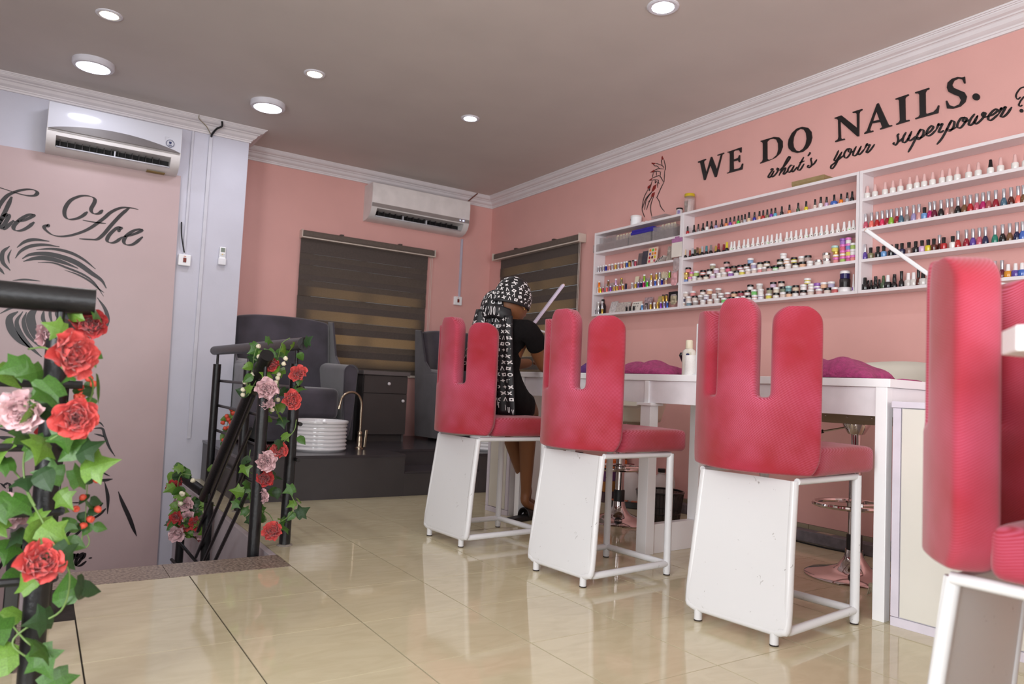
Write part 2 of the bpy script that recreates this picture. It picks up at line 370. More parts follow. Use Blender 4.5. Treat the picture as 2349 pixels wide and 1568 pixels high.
# ceiling lamps
DISCM = mat('lamp_housing_white', (225, 224, 232), .5)
for k, (x, y) in enumerate(DISC):
    t = thing('ceiling_lamp', ['round surface mounted ceiling lamp nearest the left edge, above the white air conditioner', 'round surface mounted ceiling lamp above the pillar corner'][k], 'lamp', (x, y, ZC), group='surface mounted ceiling lamps')
    MB().lathe([(.118, 0), (.118, -.026), (.112, -.036), (.094, -.038), (.094, -.03), (0, -.03)], 40, (x, y, ZC)).build('housing', DISCM, t, smooth=30)
    MB().lathe([(.0935, -.031), (.0935, -.0385), (.05, -.0395), (0, -.04)], 40, (x, y, ZC)).build('diffuser', mat('cool_lamp_diffuser', (232, 236, 255), .5, emit=9), t, smooth=40)
SL = ['recessed warm spot lamp near the top left corner of the ceiling', 'recessed warm spot lamp right of the two round lamps', 'recessed cool spot lamp in the middle of the ceiling', 'recessed cool spot lamp at the top, above the shelves']
for k, (x, y, wm) in enumerate(SPOT):
    t = thing('recessed_spot_lamp', SL[k], 'lamp', (x, y, ZC), group='recessed spot lamps')
    r = .046 if k < 3 else .055
    MB().lathe([(r*1.45, 0), (r*1.45, -.004), (r*1.3, -.008), (r, -.006), (r, 0)], 28, (x, y, ZC)).build('trim_ring', DISCM, t, smooth=30)
    MB().lathe([(r*.98, -.001), (r*.98, -.007), (r*.4, -.008), (0, -.008)], 28, (x, y, ZC)).build('lens', mat('warm_lens', (255, 240, 205), .5, emit=9) if wm else mat('cool_lens', (236, 242, 255), .5, emit=11), t, smooth=40)
# ------------------------------------------------------------------ air conditioners
ACW = mat('glossy_white_plastic', (204, 204, 211), .12, noise=(3, .01), spec=.6)
ACM = mat('matt_white_plastic', (224, 219, 217), .35)
ACG = mat('grey_ac_band', (112, 106, 106), .35)
DARK = mat('dark_recess', (16, 14, 15), .6)
def aircon(label, x0, x1, yw, z0, z1, front, band, curved, badge):
    t = thing('air_conditioner', label, 'air conditioner', (x0, yw, z0)); h = z1-z0; zf = z0+h*.42
    prof = [(0, 0), (.07, 0), (.125, .018), (.165, .05), (.188, .09), (.196, h*.42), (.2, h*.8), (.19, h*.97), (.175, h), (0, h)]
    # vent slot between prof[2] and prof[4], so the body is built in slabs left, right and around the slot
    def slab(b, a0, a1, pf):
        n = len(pf); b.add([(a, yw-d, z0+z) for a in (a0, a1) for d, z in pf], [(i, (i+1) % n, n+(i+1) % n, n+i) for i in range(n)]+[tuple(range(n)), tuple(range(n, 2*n))])
    b = MB(); vx0, vx1 = x0+.055, x1-.06
    slab(b, x0, vx0, prof); slab(b, vx1, x1, prof)
    slot = [(0, 0), (.07, 0), (.125, .018), (.14, .03), (.06, .06), (.06, .09), (.186, .098), (.196, h*.42), (.2, h*.8), (.19, h*.97), (.175, h), (0, h)]
    slab(b, vx0, vx1, slot); b.build('body', ACM, t, smooth=30)
    MB().box(vx0, vx1, yw-.075, yw-.0595, z0+.05, z0+.094).build('vent_recess', DARK, t)
    b = MB(); pf = [(.1962, h*.43), (.2005, h*.8), (.1905, h*.97), (.176, h*1.002), (.18, h*1.01), (.195, h*.985), (.205, h*.8), (.2, h*.43)]
    slab(b, x0+.002, x1-.002, pf); b.build('front_panel', front, t, smooth=30)
    if curved:   # arched grey band over the panel's lower edge
        lo = []; up = []
        for i in range(25):
            s_ = i/24; xx = x0+.012+(x1-x0-.02)*s_; lo.append((xx, yw-.2005, z0+h*.425)); up.append((xx, yw-.2005, z0+h*.43+.058*sin(pi*s_)**.8))
        MB().prism([lo+up[::-1]], (0, -.004, 0)).build('curved_band', band, t)
        MB().box(x0+.006, x1-.006, yw-.1975, yw-.19, z0+h*.385, z0+h*.425).build('lower_lip', mat('silver_lip', (150, 144, 142), .35), t)
    else: MB().box(x0+.004, x1-.004, yw-.2, yw-.19, z0+h*.33, z0+h*.43).build('lower_band', mat('taupe_ac_band', (150, 141, 138), .35), t)
    n = 15 if curved else 14
    for i in range(n):
        xx = vx0+(vx1-vx0)*(i+.6)/(n+1.2); MB().box(xx-.002, xx+.002, yw-.135, yw-.075, z0+.045, z0+.088).build('vane', mat('black_vane', (44, 40, 42), .5), t)
    MB().tube([(vx0+.004, yw-.145, z0+.034), (vx1-.004, yw-.145, z0+.034)], .0055, 8).build('flap', ACW, t, smooth=True)
    for s_ in ((.5,) if curved else (.31, .58)):
        xx = vx0+(vx1-vx0)*s_; MB().box(xx-.004, xx+.004, yw-.15, yw-.1, z0+.03, z0+.075).build('flap_bracket', ACW, t)
    if badge:
        cx, cz, yy = x1-.075, z0+h*.6, yw-.2056
        b = MB()
        pts = [(cx+.026*cos(a*pi/12), yy, cz+.026*sin(a*pi/12)) for a in range(24)]; b.tube(pts, .0018, 5, closed=True)
        b.prism([[(cx-.008, yy, cz+.014), (cx+.008, yy, cz+.014), (cx+.008, yy, cz+.002), (cx, yy, cz-.007), (cx-.008, yy, cz+.002)]], (0, -.001, 0))
        for k in range(3): b.box(cx-.012, cx+.012, yy-.001, yy, cz-.012-.003*k, cz-.0105-.003*k)
        b.build('badge', mat('navy_badge', (46, 54, 96), .4), t)
        MB().box(x1-.11, x1-.107, yy-.001, yy, cz+.02, cz+.045).box(x1-.1, x1-.085, yy-.001, yy, cz+.042, cz+.045).build('display', ACW, t)
        MB().box(x1-.2, x1-.08, yw-.09, yw-.03, z0-.003, z0-.0005).build('rating_label', mat('yellow_rating_label', (150, 124, 48), .5), t)
    else:
        MB().lathe([(0, 0), (.007, 0), (.007, .004), (0, .004)], 10, (x1-.07, yw-.203, z0+h*.37)).build('indicator_lamp', mat('blue_led', (190, 205, 255), .4, emit=6), t)
        MB().box(x1-.108, x1-.103, yw-.2025, yw-.199, z0+h*.37, z0+h*.37+.005).build('indicator_lamp', mat('blue_led', (190, 205, 255), .4, emit=6), t)
    return t
aircon('white split air conditioner with a grey curved band and round badge above the banner', -1.02, -.2, YP, 2.235, 2.555, ACW, ACG, True, True)
aircon('off white split air conditioner under the cornice of the pink back wall', 1.46, 2.475, YB, 2.262, 2.59, mat('satin_white_plastic', (236, 230, 228), .3), ACG, False, False)

# ------------------------------------------------------------------ zebra blinds (solid and sheer bands, each a piece)
SOL = mat('solid_blind_band', (82, 72, 67), .85, noise=(60, .1)); 
def sheer(name, rgb, tr):
    m = mat(name, rgb, .85, noise=(90, .15)); nt = m.node_tree; b = nt.nodes['Principled BSDF']
    tl = nt.nodes.new('ShaderNodeBsdfTranslucent'); tl.inputs[0].default_value = (lin(184), lin(164), lin(134), 1)
    mx = nt.nodes.new('ShaderNodeMixShader'); mx.inputs[0].default_value = tr
    nt.links.new(b.outputs[0], mx.inputs[1]); nt.links.new(tl.outputs[0], mx.inputs[2]); nt.links.new(mx.outputs[0], nt.nodes['Material Output'].inputs[0])
    return m
SHE = sheer('sheer_blind_band', (98, 88, 80), .34); MID = sheer('double_blind_band', (88, 78, 71), .10)
CAS = mat('blind_cassette_fabric', (98, 86, 78), .7, noise=(60, .1)); TRIM = mat('beige_blind_trim', (206, 192, 180), .4)
def blind(label, axis, a0, a1, f0, f1, wall, ztop, zbot, first):
    t = thing('roller_blind', label, 'blind', ((a0, wall, zbot) if axis == 'x' else (wall, a0, zbot)), group=None)
    def bx(b, u0, u1, d0, d1, z0, z1):
        if axis == 'x': b.box(u0, u1, wall-d1, wall-d0, z0, z1)
        else: b.box(wall-d1, wall-d0, u0, u1, z0, z1)
        return b
    bx(MB(), a0+.008, a1-.008, .005, .075, ztop-.062, ztop-.004).build('cassette', CAS, t, bevel=.015)
    b = MB(); bx(b, a0+.006, a1-.006, .004, .08, ztop-.072, ztop-.062); b.build('cassette_trim', TRIM, t)
    b = MB(); bx(b, a0, a0+.008, .002, .085, ztop-.074, ztop); b.build('end_cap', TRIM, t, bevel=.003)
    b = MB(); bx(b, a1-.008, a1, .002, .085, ztop-.074, ztop); b.build('end_cap', TRIM, t, bevel=.003)
    for s_ in (.28, .72):
        u = a0+(a1-a0)*s_; b = MB(); bx(b, u-.015, u+.015, .03, .07, ztop-.006, ztop+.006); b.build('bracket', FRAME, t)
    z = ztop-.07; i = 0
    seq = first+[(.085, 1), (.055, 2), (.062, 0)]*9
    for h, k in seq:
        if z-h < zbot: h = z-zbot
        if h < .01: break
        b = MB(); d = (.030, .0335, .027)[k]; bx(b, f0, f1, d, d+.0015, z-h, z); b.build('band', (SOL, SHE, MID)[k], t); z -= h
    b = MB(); bx(b, f0, f1, .026, .034, zbot-.022, zbot); b.build('bottom_bar', TRIM, t, bevel=.003)
    for du in (.018, .034):
        b = MB()
        u = a1-du if axis == 'x' else a0+du
        p = [(u, wall-.05, ztop-.07), (u, wall-.05, zbot-.1)] if axis == 'x' else [(wall-.05, u, ztop-.07), (wall-.05, u, zbot-.1)]
        b.tube(p, .0022, 5); b.build('pull_cord', TRIM, t)
blind('wide brown zebra blind on the pink back wall, between the two armchairs', 'x', .885, 2.187, .892, 2.13, YB, 2.085, .86, [(.13, 0), (.05, 2), (.05, 0), (.085, 2), (.05, 0), (.055, 2)])
blind('brown zebra blind on the right wall behind the seated woman', 'y', 1.67, 3.06, 1.715, 2.97, XR, 2.118, .9, [(.09, 0), (.085, 1), (.1, 0)])

# ------------------------------------------------------------------ wall lettering, traced on the wall plane
INK = mat('black_vinyl_letter', (20, 14, 15), .45)
def tr5(p): return on(0, XR, 1580+p[0]/6.1816, 220+p[1]/6.1816)
def tr6(p): return on(0, XR, 1900+p[0]/5.2316, 150+p[1]/5.2316)
def tr4(p): return on(0, XR, 1460+p[0]/7.3406, 340+p[1]/7.3406)
def circ(cx, cy, rx, ry, n=18): return [(cx+rx*cos(2*pi*k/n), cy+ry*sin(2*pi*k/n)) for k in range(n)]
GL = {
 'W': (tr5, [[(140,933),(248,893),(250,905),(222,925),(220,945),(256,1095),(322,868),(336,864),(406,1050),(462,840),(455,835),(415,848),(414,838),(505,805),(507,818),(482,830),(400,1147),(378,1153),(312,975),(242,1190),(222,1195),(172,955),(163,943),(140,948)]]),
 'E': (tr5, [[(557,797),(557,805),(583,806),(592,830),(590,1060),(578,1082),(550,1093),(550,1100),(765,1042),(777,960),(764,962),(745,1010),(720,1028),(650,1045),(642,1030),(640,930),(705,912),(720,940),(733,938),(733,840),(722,842),(708,880),(642,905),(640,790),(660,775),(722,768),(740,805),(752,800),(755,730)]]),
 'D': (tr5, [[(1027,640),(1220,583),(1290,590),(1335,640),(1338,720),(1305,810),(1235,875),(1150,915),(1020,960),(1020,950),(1050,930),(1060,900),(1060,680),(1050,655),(1028,650)],[(1118,650),(1120,890),(1145,910),(1200,890),(1255,840),(1278,760),(1275,680),(1250,620),(1200,607),(1150,618)]]),
 'O': (tr5, [[(1415,690),(1425,620),(1470,530),(1540,465),(1620,440),(1700,455),(1745,510),(1755,590),(1735,670),(1690,740),(1620,795),(1540,810),(1470,790),(1425,745)],[(1485,660),(1495,580),(1535,500),(1590,467),(1640,480),(1670,530),(1680,610),(1665,690),(1630,750),(1580,785),(1530,775),(1495,725)]]),
 'N': (tr6, [[(83,632),(165,602),(353,752),(350,585),(335,570),(300,572),(300,560),(414,525),(414,538),(385,555),(377,580),(375,850),(355,853),(150,672),(158,870),(170,888),(203,880),(203,893),(90,922),(92,910),(122,890),(130,860),(125,660),(110,642),(83,640)]]),
 'A': (tr6, [[(440,825),(440,812),(470,790),(590,465),(610,455),(725,705),(742,722),(770,718),(770,730),(628,772),(628,760),(655,745),(632,680),(530,697),(505,770),(515,790),(545,783),(545,796)],[(582,545),(622,655),(540,672)]]),
 'I': (tr6, [[(813,402),(970,348),(972,362),(940,378),(928,400),(933,650),(945,662),(980,655),(980,668),(823,715),(823,703),(855,685),(868,660),(858,425),(845,410),(813,412)]]),
 'L': (tr6, [[(1050,325),(1217,272),(1217,287),(1185,302),(1172,330),(1175,570),(1190,585),(1270,560),(1310,520),(1325,483),(1338,482),(1325,573),(1052,648),(1052,636),(1090,620),(1105,595),(1100,355),(1085,337),(1050,338)]]),
 'S': (tr6, [[(1632,145),(1645,138),(1652,215),(1637,220),(1615,170),(1565,160),(1515,185),(1492,235),(1510,270),(1580,300),(1640,325),(1668,375),(1650,440),(1590,495),(1500,522),(1432,518),(1417,432),(1432,425),(1460,480),(1520,497),(1580,470),(1600,420),(1575,375),(1510,350),(1450,320),(1430,270),(1440,210),(1490,165),(1560,142),(1610,148)]]),
 '.': (tr6, [circ(1781,380,44,41)]),
}
t = thing('wall_sign', 'large black serif letters WE DO NAILS. across the pink wall above the shelves', 'sign', (XR, -.5, 2.3))
for ch, (fn, loops) in GL.items(): MB().prism([[fn(p) for p in l] for l in loops], (-.008, 0, 0)).build('letter', INK, t)
def pen(fn, pts, thick, thin, nrm, th, n=7):
    c = cat_rom([(p[0], p[1], 0) for p in pts], n); ws = []
    for i in range(len(c)):
        d = (c[min(i+1, len(c)-1)]-c[max(i-1, 0)]); d = d.normalized() if d.length > 0 else V((1, 0, 0))
        s_ = max(0, min(1, (d.y*.92-d.x*.39)*1.15)) if not pen.sym else abs(d.y*.9-d.x*.3)
        k = min(i, len(c)-1-i); ws.append((thin+(thick-thin)*s_)*min(1, .45+k*.2))
    return [fn((p.x, p.y)) for p in c], ws, nrm, th
pen.sym = True
SCR = {
 "what's": (tr5, 22, 7, [[(1160,1050),(1190,1030),(1195,1045),(1165,1085),(1130,1140),(1140,1158),(1170,1135),(1215,1060)],[(1215,1060),(1180,1125),(1178,1147),(1205,1138),(1250,1090),(1275,1035),(1262,1025),(1258,1050),(1290,1055)],[(1290,1055),(1370,980),(1430,895),(1440,865),(1420,865),(1390,910),(1340,1010),(1282,1130)],[(1300,1095),(1350,1035),(1375,1020),(1372,1045),(1345,1095),(1350,1110),(1375,1095),(1420,1045)],[(1478,985),(1450,985),(1415,1030),(1408,1070),(1430,1082),(1465,1045),(1500,985)],[(1500,985),(1465,1055),(1468,1075),(1495,1062),(1540,1005)],[(1635,865),(1590,950),(1550,1030),(1560,1052),(1590,1040),(1640,960)],[(1570,948),(1645,922)],[(1712,800),(1722,812),(1690,855)],[(1750,878),(1735,900),(1745,950),(1740,990),(1710,1015),(1690,1010),(1695,990),(1715,985)],[(1740,990),(1780,960),(1820,900)]]),
 'your': (tr6, 19, 6, [[(128,1018),(100,1080),(75,1130),(85,1145),(110,1125),(165,1040)],[(168,1035),(120,1130),(90,1190),(55,1235),(35,1235),(38,1205),(80,1170),(150,1110),(190,1080)],[(255,1000),(225,1010),(195,1060),(200,1105),(230,1105),(265,1060),(278,1010),(255,1000),(245,1030),(270,1045),(310,1025)],[(340,970),(310,1030),(300,1075),(320,1085),(350,1060),(400,965)],[(400,965),(362,1050),(368,1070),(395,1055),(440,1000)],[(440,1000),(470,940),(465,960),(490,955),(502,955),(475,1010),(460,1040),(478,1045),(515,1008),(560,945)]]),
 'superpower': (tr6, 21, 6, [[(855,820),(835,840),(842,890),(830,935),(805,955),(785,940),(800,925)],[(835,925),(880,890),(910,860)],[(937,800),(905,860),(895,915),(920,925),(955,890),(1005,790)],[(1003,795),(967,880),(972,903),(1005,893),(1050,850)],[(1112,760),(1070,840),(1010,960),(960,1045)],[(1075,825),(1115,775),(1145,780),(1140,830),(1100,880),(1070,885),(1078,863),(1112,868),(1170,830)],[(1170,830),(1230,790),(1262,745),(1245,725),(1205,760),(1180,815),(1195,845),(1240,830),(1300,770)],[(1300,770),(1330,700),(1325,720),(1350,712),(1372,703),(1340,770),(1330,800),(1352,803),(1390,780)],[(1482,655),(1440,740),(1370,870),(1305,950)],[(1445,722),(1485,668),(1515,680),(1505,740),(1465,785),(1425,780),(1432,763),(1475,773),(1540,740)],[(1640,625),(1595,635),(1555,700),(1555,745),(1595,745),(1640,690),(1662,640),(1640,625),(1618,662),(1645,680),(1690,650)],[(1762,580),(1715,640),(1690,700),(1705,720),(1745,690),(1797,600)],[(1797,600),(1765,670),(1765,700),(1800,690),(1860,630),(1888,580),(1870,565),(1850,590),(1870,620),(1910,615)],[(1910,615),(1980,590),(2032,545),(2020,525),(1975,550),(1925,615),(1930,655),(1970,650),(2050,580)],[(2050,580),(2082,510),(2077,530),(2105,515),(2132,500),(2095,570),(2075,610),(2102,618),(2150,580),(2205,500)]]),
 '?': (tr6, 13, 8, [[(2260,395),(2258,350),(2300,285),(2349,262),(2400,275),(2418,315),(2395,355),(2349,380),(2310,430),(2290,475),(2310,490),(2332,475)],[(2260,395),(2282,405),(2312,378)]]),
}
t = thing('wall_sign', "black script lettering what's your superpower? under the large serif letters", 'sign', (XR, -.9, 2.2))
for wd, (fn, tk, tn, sts) in SCR.items():
    sc = .00052 if fn is tr5 else .00058
    b = MB()
    for st in sts:
        a = pen(fn, st, tk*sc, tn*sc, (-1, 0, 0), .004); b.ribbon(*a)
    if wd == '?': b.prism([[fn(p) for p in circ(2322, 545, 24, 22)]], (-.004, 0, 0))
    b.build('word', INK, t)
# hand with red nails drawn on the wall
t = thing('wall_decal', 'black line drawing of a hand with red nails on the wall beside the letters', 'decal', (XR, .7, 2.2))
b = MB()
for st in ([(440,190),(425,210),(435,290)],[(465,190),(492,320),(478,380)],[(320,255),(370,265),(440,295),(465,330)],[(285,270),(310,295),(350,300),(390,340)],[(300,375),(370,345),(465,350)],[(280,408),(350,385),(420,400)],[(285,415),(272,490)],[(340,395),(340,460)],[(405,400),(405,460)],[(270,500),(340,475),(395,465),(462,575)],[(478,380),(468,570)],[(240,540),(320,530),(372,540),(360,585),(362,665)],[(320,535),(320,585),(345,550)],[(365,560),(388,602)],[(462,575),(410,680),(355,810),(345,828),(385,890),(410,980),(475,1065)],[(268,545),(240,640),(210,715)],[(205,680),(130,830),(98,1015),(125,1120),(142,1160)],[(232,660),(222,720)],[(275,715),(160,850),(105,1010)],[(300,690),(240,760),(165,880),(140,1035)],[(300,740),(240,860),(205,900)],[(270,800),(205,930),(172,1035)],[(298,790),(250,930),(242,1040),(262,1150)]):
    a = pen(tr4, st, .0062, .0045, (-1, 0, 0), .003, 5); b.ribbon(*a)
b.build('outline', INK, t)
NAIL = mat('dark_red_vinyl_nail', (128, 26, 18), .4)
for q in ([(438,128),(462,185),(430,195),(425,160)],[(258,240),(325,250),(300,272),(262,265)],[(300,362),(230,408),(275,405),(308,385)],[(275,495),(208,542),(240,545),(262,520)],[(250,600),(190,650),(192,685),(215,675),(240,640)],[(340,605),(290,635),(258,715),(285,725),(320,680)],[(312,738),(265,760),(250,815),(282,820),(305,785)]):
    MB().prism([[tr4(p) for p in q]], (-.0035, 0, 0)).build('nail', NAIL, t)

# ------------------------------------------------------------------ banner with its print
BAN = mat('pale_pink_banner', (196, 172, 172), .32, noise=(3, .03), bump=(60, .03)); PRN = mat('black_print', (34, 27, 30), .35)
yb = YP-.03
q0, q1 = on(1, yb, 415, 404), on(1, yb, 361, 1295)
t = thing('banner', 'tall pale pink banner with script and a line drawn face on the left wall', 'banner', (-.8, YP, 1.0))
b = MB(); b.prism([[(-2.3, yb, 2.225), (q0.x, yb, 2.25), (q1.x-.0, yb, -.9), (-2.3, yb, -.9)]], (0, .028, 0)); b.build('panel', BAN, t)
def trp(p): return on(1, yb, p[0]/3.1357, 400+p[1]/3.1357)
def trq(p): return on(1, yb, p[0]/3.3346, 830+p[1]/3.3346)
def trr(p): return on(1, yb, p[0]/3.0275, 1050+p[1]/3.0275)
def brush(b, fn, sts, thick, thin, scale):
    for st in sts: b.ribbon(*pen(fn, st, thick*scale, thin*scale, (0, -1, 0), .002, 6))
def script(fn, sts, thick, thin, scale):
    for st in sts: q_ = MB(); brush(q_, fn, [st], thick, thin, scale); q_.build('pen_stroke', PRN, t)
def leafs(b, fn, pts, w, scale):
    c = cat_rom([(p[0], p[1], 0) for p in pts], 6); n = len(c)-1
    b.ribbon([fn((p.x, p.y)) for p in c], [max(.0008, w*scale*sin(pi*min(.97, max(.03, i/n)))**.7) for i in range(n+1)], (0, -1, 0), .002)
k = .00098
script(trp, [[(-60,80),(0,95),(60,114),(130,137),(200,152),(250,150),(268,130),(240,110),(180,108),(110,125),(50,155),(0,215),(-20,260)],[(85,160),(45,250),(0,340),(-30,400)],[(-20,370),(20,310),(55,285),(62,305),(30,360),(12,385),(35,388),(100,330)],[(100,340),(170,330),(232,302),(240,288),(205,290),(150,320),(100,370),(108,400),(150,403),(200,380),(247,342)],
 [(740,255),(710,280),(672,280),(655,250),(680,200),(678,172),(640,155),(580,155),(510,185),(470,240),(465,290),(490,320),(540,320),(590,300),(630,268)],[(996,252),(940,240),(870,240),(800,270),(740,320),(640,390),(540,430),(450,445),(380,435),(330,400),(320,375),(345,362)],[(930,240),(870,290),(800,365),(745,430),(700,465),(650,467),(570,462)],[(595,328),(690,345),(762,352)],
 [(858,398),(872,380),(840,385),(790,430),(770,470),(790,490),(830,485),(880,450)],[(880,450),(960,430),(1015,405),(1010,393),(960,405),(910,440),(890,480),(910,505),(960,500),(1027,448)]], 27, 4.5, k)
for c in ((347, 368), (856, 402)): MB().prism([[trp(p) for p in circ(c[0], c[1], 14, 13, 12)]], (0, -.002, 0)).build('pen_dot', PRN, t)
b = MB()
for pts, w_ in (([(122,525),(180,483),(250,468),(355,480)],22),([(110,602),(150,550),(220,515),(320,505),(428,520)],22),([(262,540),(380,535),(500,560),(600,610),(688,680)],20),([(160,605),(220,575),(330,570),(450,595),(560,640),(660,710),(730,760),(765,818)],34),([(168,625),(250,603),(340,603),(450,630),(562,675)],30),([(272,632),(380,635),(480,670),(600,720),(680,780),(745,875)],14),([(465,687),(560,720),(650,770),(720,830),(748,848)],12),([(70,515),(20,560),(20,630),(75,690)],26),([(82,540),(60,590),(68,640)],12),([(90,762),(180,755),(290,766)],12),([(-40,900),(60,905),(150,905),(260,905)],40),([(0,1000),(100,950),(200,925),(290,908)],20),([(130,985),(70,1030),(80,1110),(140,1190),(215,1245)],46),([(165,985),(120,1060),(150,1150),(220,1240),(300,1312)],30),([(190,990),(170,1060),(200,1150),(290,1245)],26),([(270,950),(222,1020),(240,1120),(300,1245)],56),([(315,975),(310,1040),(345,1105)],24),([(375,920),(360,1000),(378,1080)],18),([(415,940),(405,1000),(420,1040)],18),([(700,885),(755,965),(775,1040),(760,1100),(738,1155)],26),([(590,1200),(640,1250),(690,1310)],20),([(-30,650),(0,680),(32,718)],18)):
    b = MB(); leafs(b, trp, pts, w_, k); b.build('stroke', PRN, t)
for pts, w_ in (([(0,40),(60,35),(120,40),(170,60)],46),([(170,230),(215,232),(240,255)],16),([(285,235),(330,240)],16),([(-20,420),(50,455),(110,480),(125,505)],20),([(-20,505),(60,525),(150,535),(225,530)],20),([(-20,570),(40,580),(100,575)],26),([(700,470),(760,462),(795,495)],12),([(700,508),(780,508),(800,560),(835,650),(880,720)],20),([(720,548),(770,560),(800,575)],14),([(742,795),(790,845),(842,872)],12),([(740,900),(800,903),(862,893)],22),([(800,915),(820,1000),(826,1060),(822,1160)],24),([(700,650),(730,680),(760,665)],22),([(725,640),(740,690),(732,735)],18),([(905,990),(935,1070),(985,1180),(1020,1270),(1045,1330)],30),([(0,720),(30,740),(62,830)],30)):
    b = MB(); leafs(b, trq, pts, w_, k*.94); b.build('stroke', PRN, t)
script(trr, [[(20,190),(60,175),(75,220),(60,290),(30,350)],[(-20,170),(10,180),(40,210)],[(60,640),(20,720),(-20,790)],[(70,640),(130,620),(170,650),(150,690),(90,700),(140,740),(150,790),(110,820),(60,790)],[(470,750),(500,700),(515,665),(500,690),(480,740),(505,700),(545,665),(530,700),(525,740),(550,720),(580,665)],[(545,715),(580,690),(588,662),(565,665),(530,710),(530,745),(560,745),(600,715)],[(615,695),(640,692)],[(715,310),(660,370),(600,440),(540,520),(490,552),(468,545),(475,520),(520,480),(600,440),(680,400),(735,350)],[(500,310),(560,310)],[(0,490),(60,485),(110,495)]], 20, 4, .001)
# ------------------------------------------------------------------ wall shelves
XS = 2.74; BZ = [1.393, 1.562, 1.731, 1.897, 2.053]; BT = .017
SHM = mat('white_shelf_board', (233, 226, 228), .35, noise=(4, .02))
def shelf(label, y0, y1):
    t = thing('wall_shelf', label, 'shelf', (XR, (y0+y1)/2, BZ[0]), group='white wall shelf units')
    MB().box(XS, XR-.001, y0, y0+.016, BZ[0], BZ[4]+BT).build('side_panel', SHM, t, bevel=.001, seg=1)
    MB().box(XS, XR-.001, y1-.016, y1, BZ[0], BZ[4]+BT).build('side_panel', SHM, t, bevel=.001, seg=1)
    for z in BZ: MB().box(XS+.001, XR-.001, y0+.016, y1-.016, z, z+BT).build('shelf_board', SHM, t, bevel=.001, seg=1)
shelf('leftmost white wall shelf unit, holding clear organizers and small glitter vials', .477, 1.43)
shelf('middle white wall shelf unit, holding black capped polishes and powder jars', -.833, .475)
shelf('right white wall shelf unit, holding silver capped nail polishes', -2.35, -.836)
ST = [z+BT for z in BZ]      # standing heights

# ------------------------------------------------------------------ nail polish bottles
CL = {'teal': (62,128,138), 'red': (176,36,40), 'black': (24,22,26), 'grey': (134,124,122), 'white': (232,228,224), 'lavender': (150,140,184), 'dark plum': (48,32,44), 'orange': (226,134,84), 'purple': (128,64,170), 'pink': (222,112,112), 'bright green': (72,190,62), 'taupe': (150,120,112), 'silver': (176,174,180), 'beige': (214,186,152), 'royal blue': (40,42,150), 'peach': (226,164,120), 'olive': (130,124,90), 'cyan': (92,170,196), 'dark green': (70,88,62), 'yellow': (214,196,40), 'nude': (218,196,184), 'lilac': (204,168,204), 'blue': (62,98,178), 'vivid orange': (236,126,30), 'rose': (186,84,104), 'coral': (228,112,100), 'hot pink': (214,52,92), 'lime green': (140,182,56), 'crimson': (146,26,44), 'slate blue': (70,104,124), 'dusty rose': (206,150,146), 'magenta': (176,30,100), 'wine': (96,24,48), 'bronze': (112,78,50), 'brown': (84,34,26), 'violet': (92,66,150), 'navy': (34,36,72), 'amber': (210,140,40), 'rosewood': (160,76,80), 'emerald': (40,124,104), 'gold': (196,160,72), 'clear': (206,200,196), 'sky blue': (104,150,200), 'cream': (226,214,190)}
def gloss(c): return mat('lacquer_'+c.replace(' ', '_'), CL[c], .14, spec=.6, coat=.3, noise=(30, .04))
CAPB = mat('black_cap', (22, 20, 22), .3); CAPW = mat('white_cap', (236, 232, 232), .35); CAPS = mat('brushed_silver_cap', (196, 194, 200), .28, metal=.75); CAPP = mat('pale_pink_cap', (226, 184, 180), .4)
LBL = mat('dark_label_print', (60, 58, 60), .5)
def lm(prof, n=12, sq=None):
    b = MB(); b.lathe(prof, n)
    return b
def twist(prof_r0, prof_r1, z0, z1):
    b = MB(); n = 14
    for j in range(7):
        pass
    def f(u, v):
        r = prof_r0+(prof_r1-prof_r0)*v; a = 2*pi*u; r *= 1+.10*sin(7*a+9*v); return (r*cos(a), r*sin(a), z0+(z1-z0)*v)
    b.grid(f, 28, 10, wrapu=True); b.v.append(V((0, 0, z1))); k = len(b.v)-1; s_ = 10*28
    for i in range(28): b.f.append((s_+i, s_+(i+1) % 28, k))
    return b
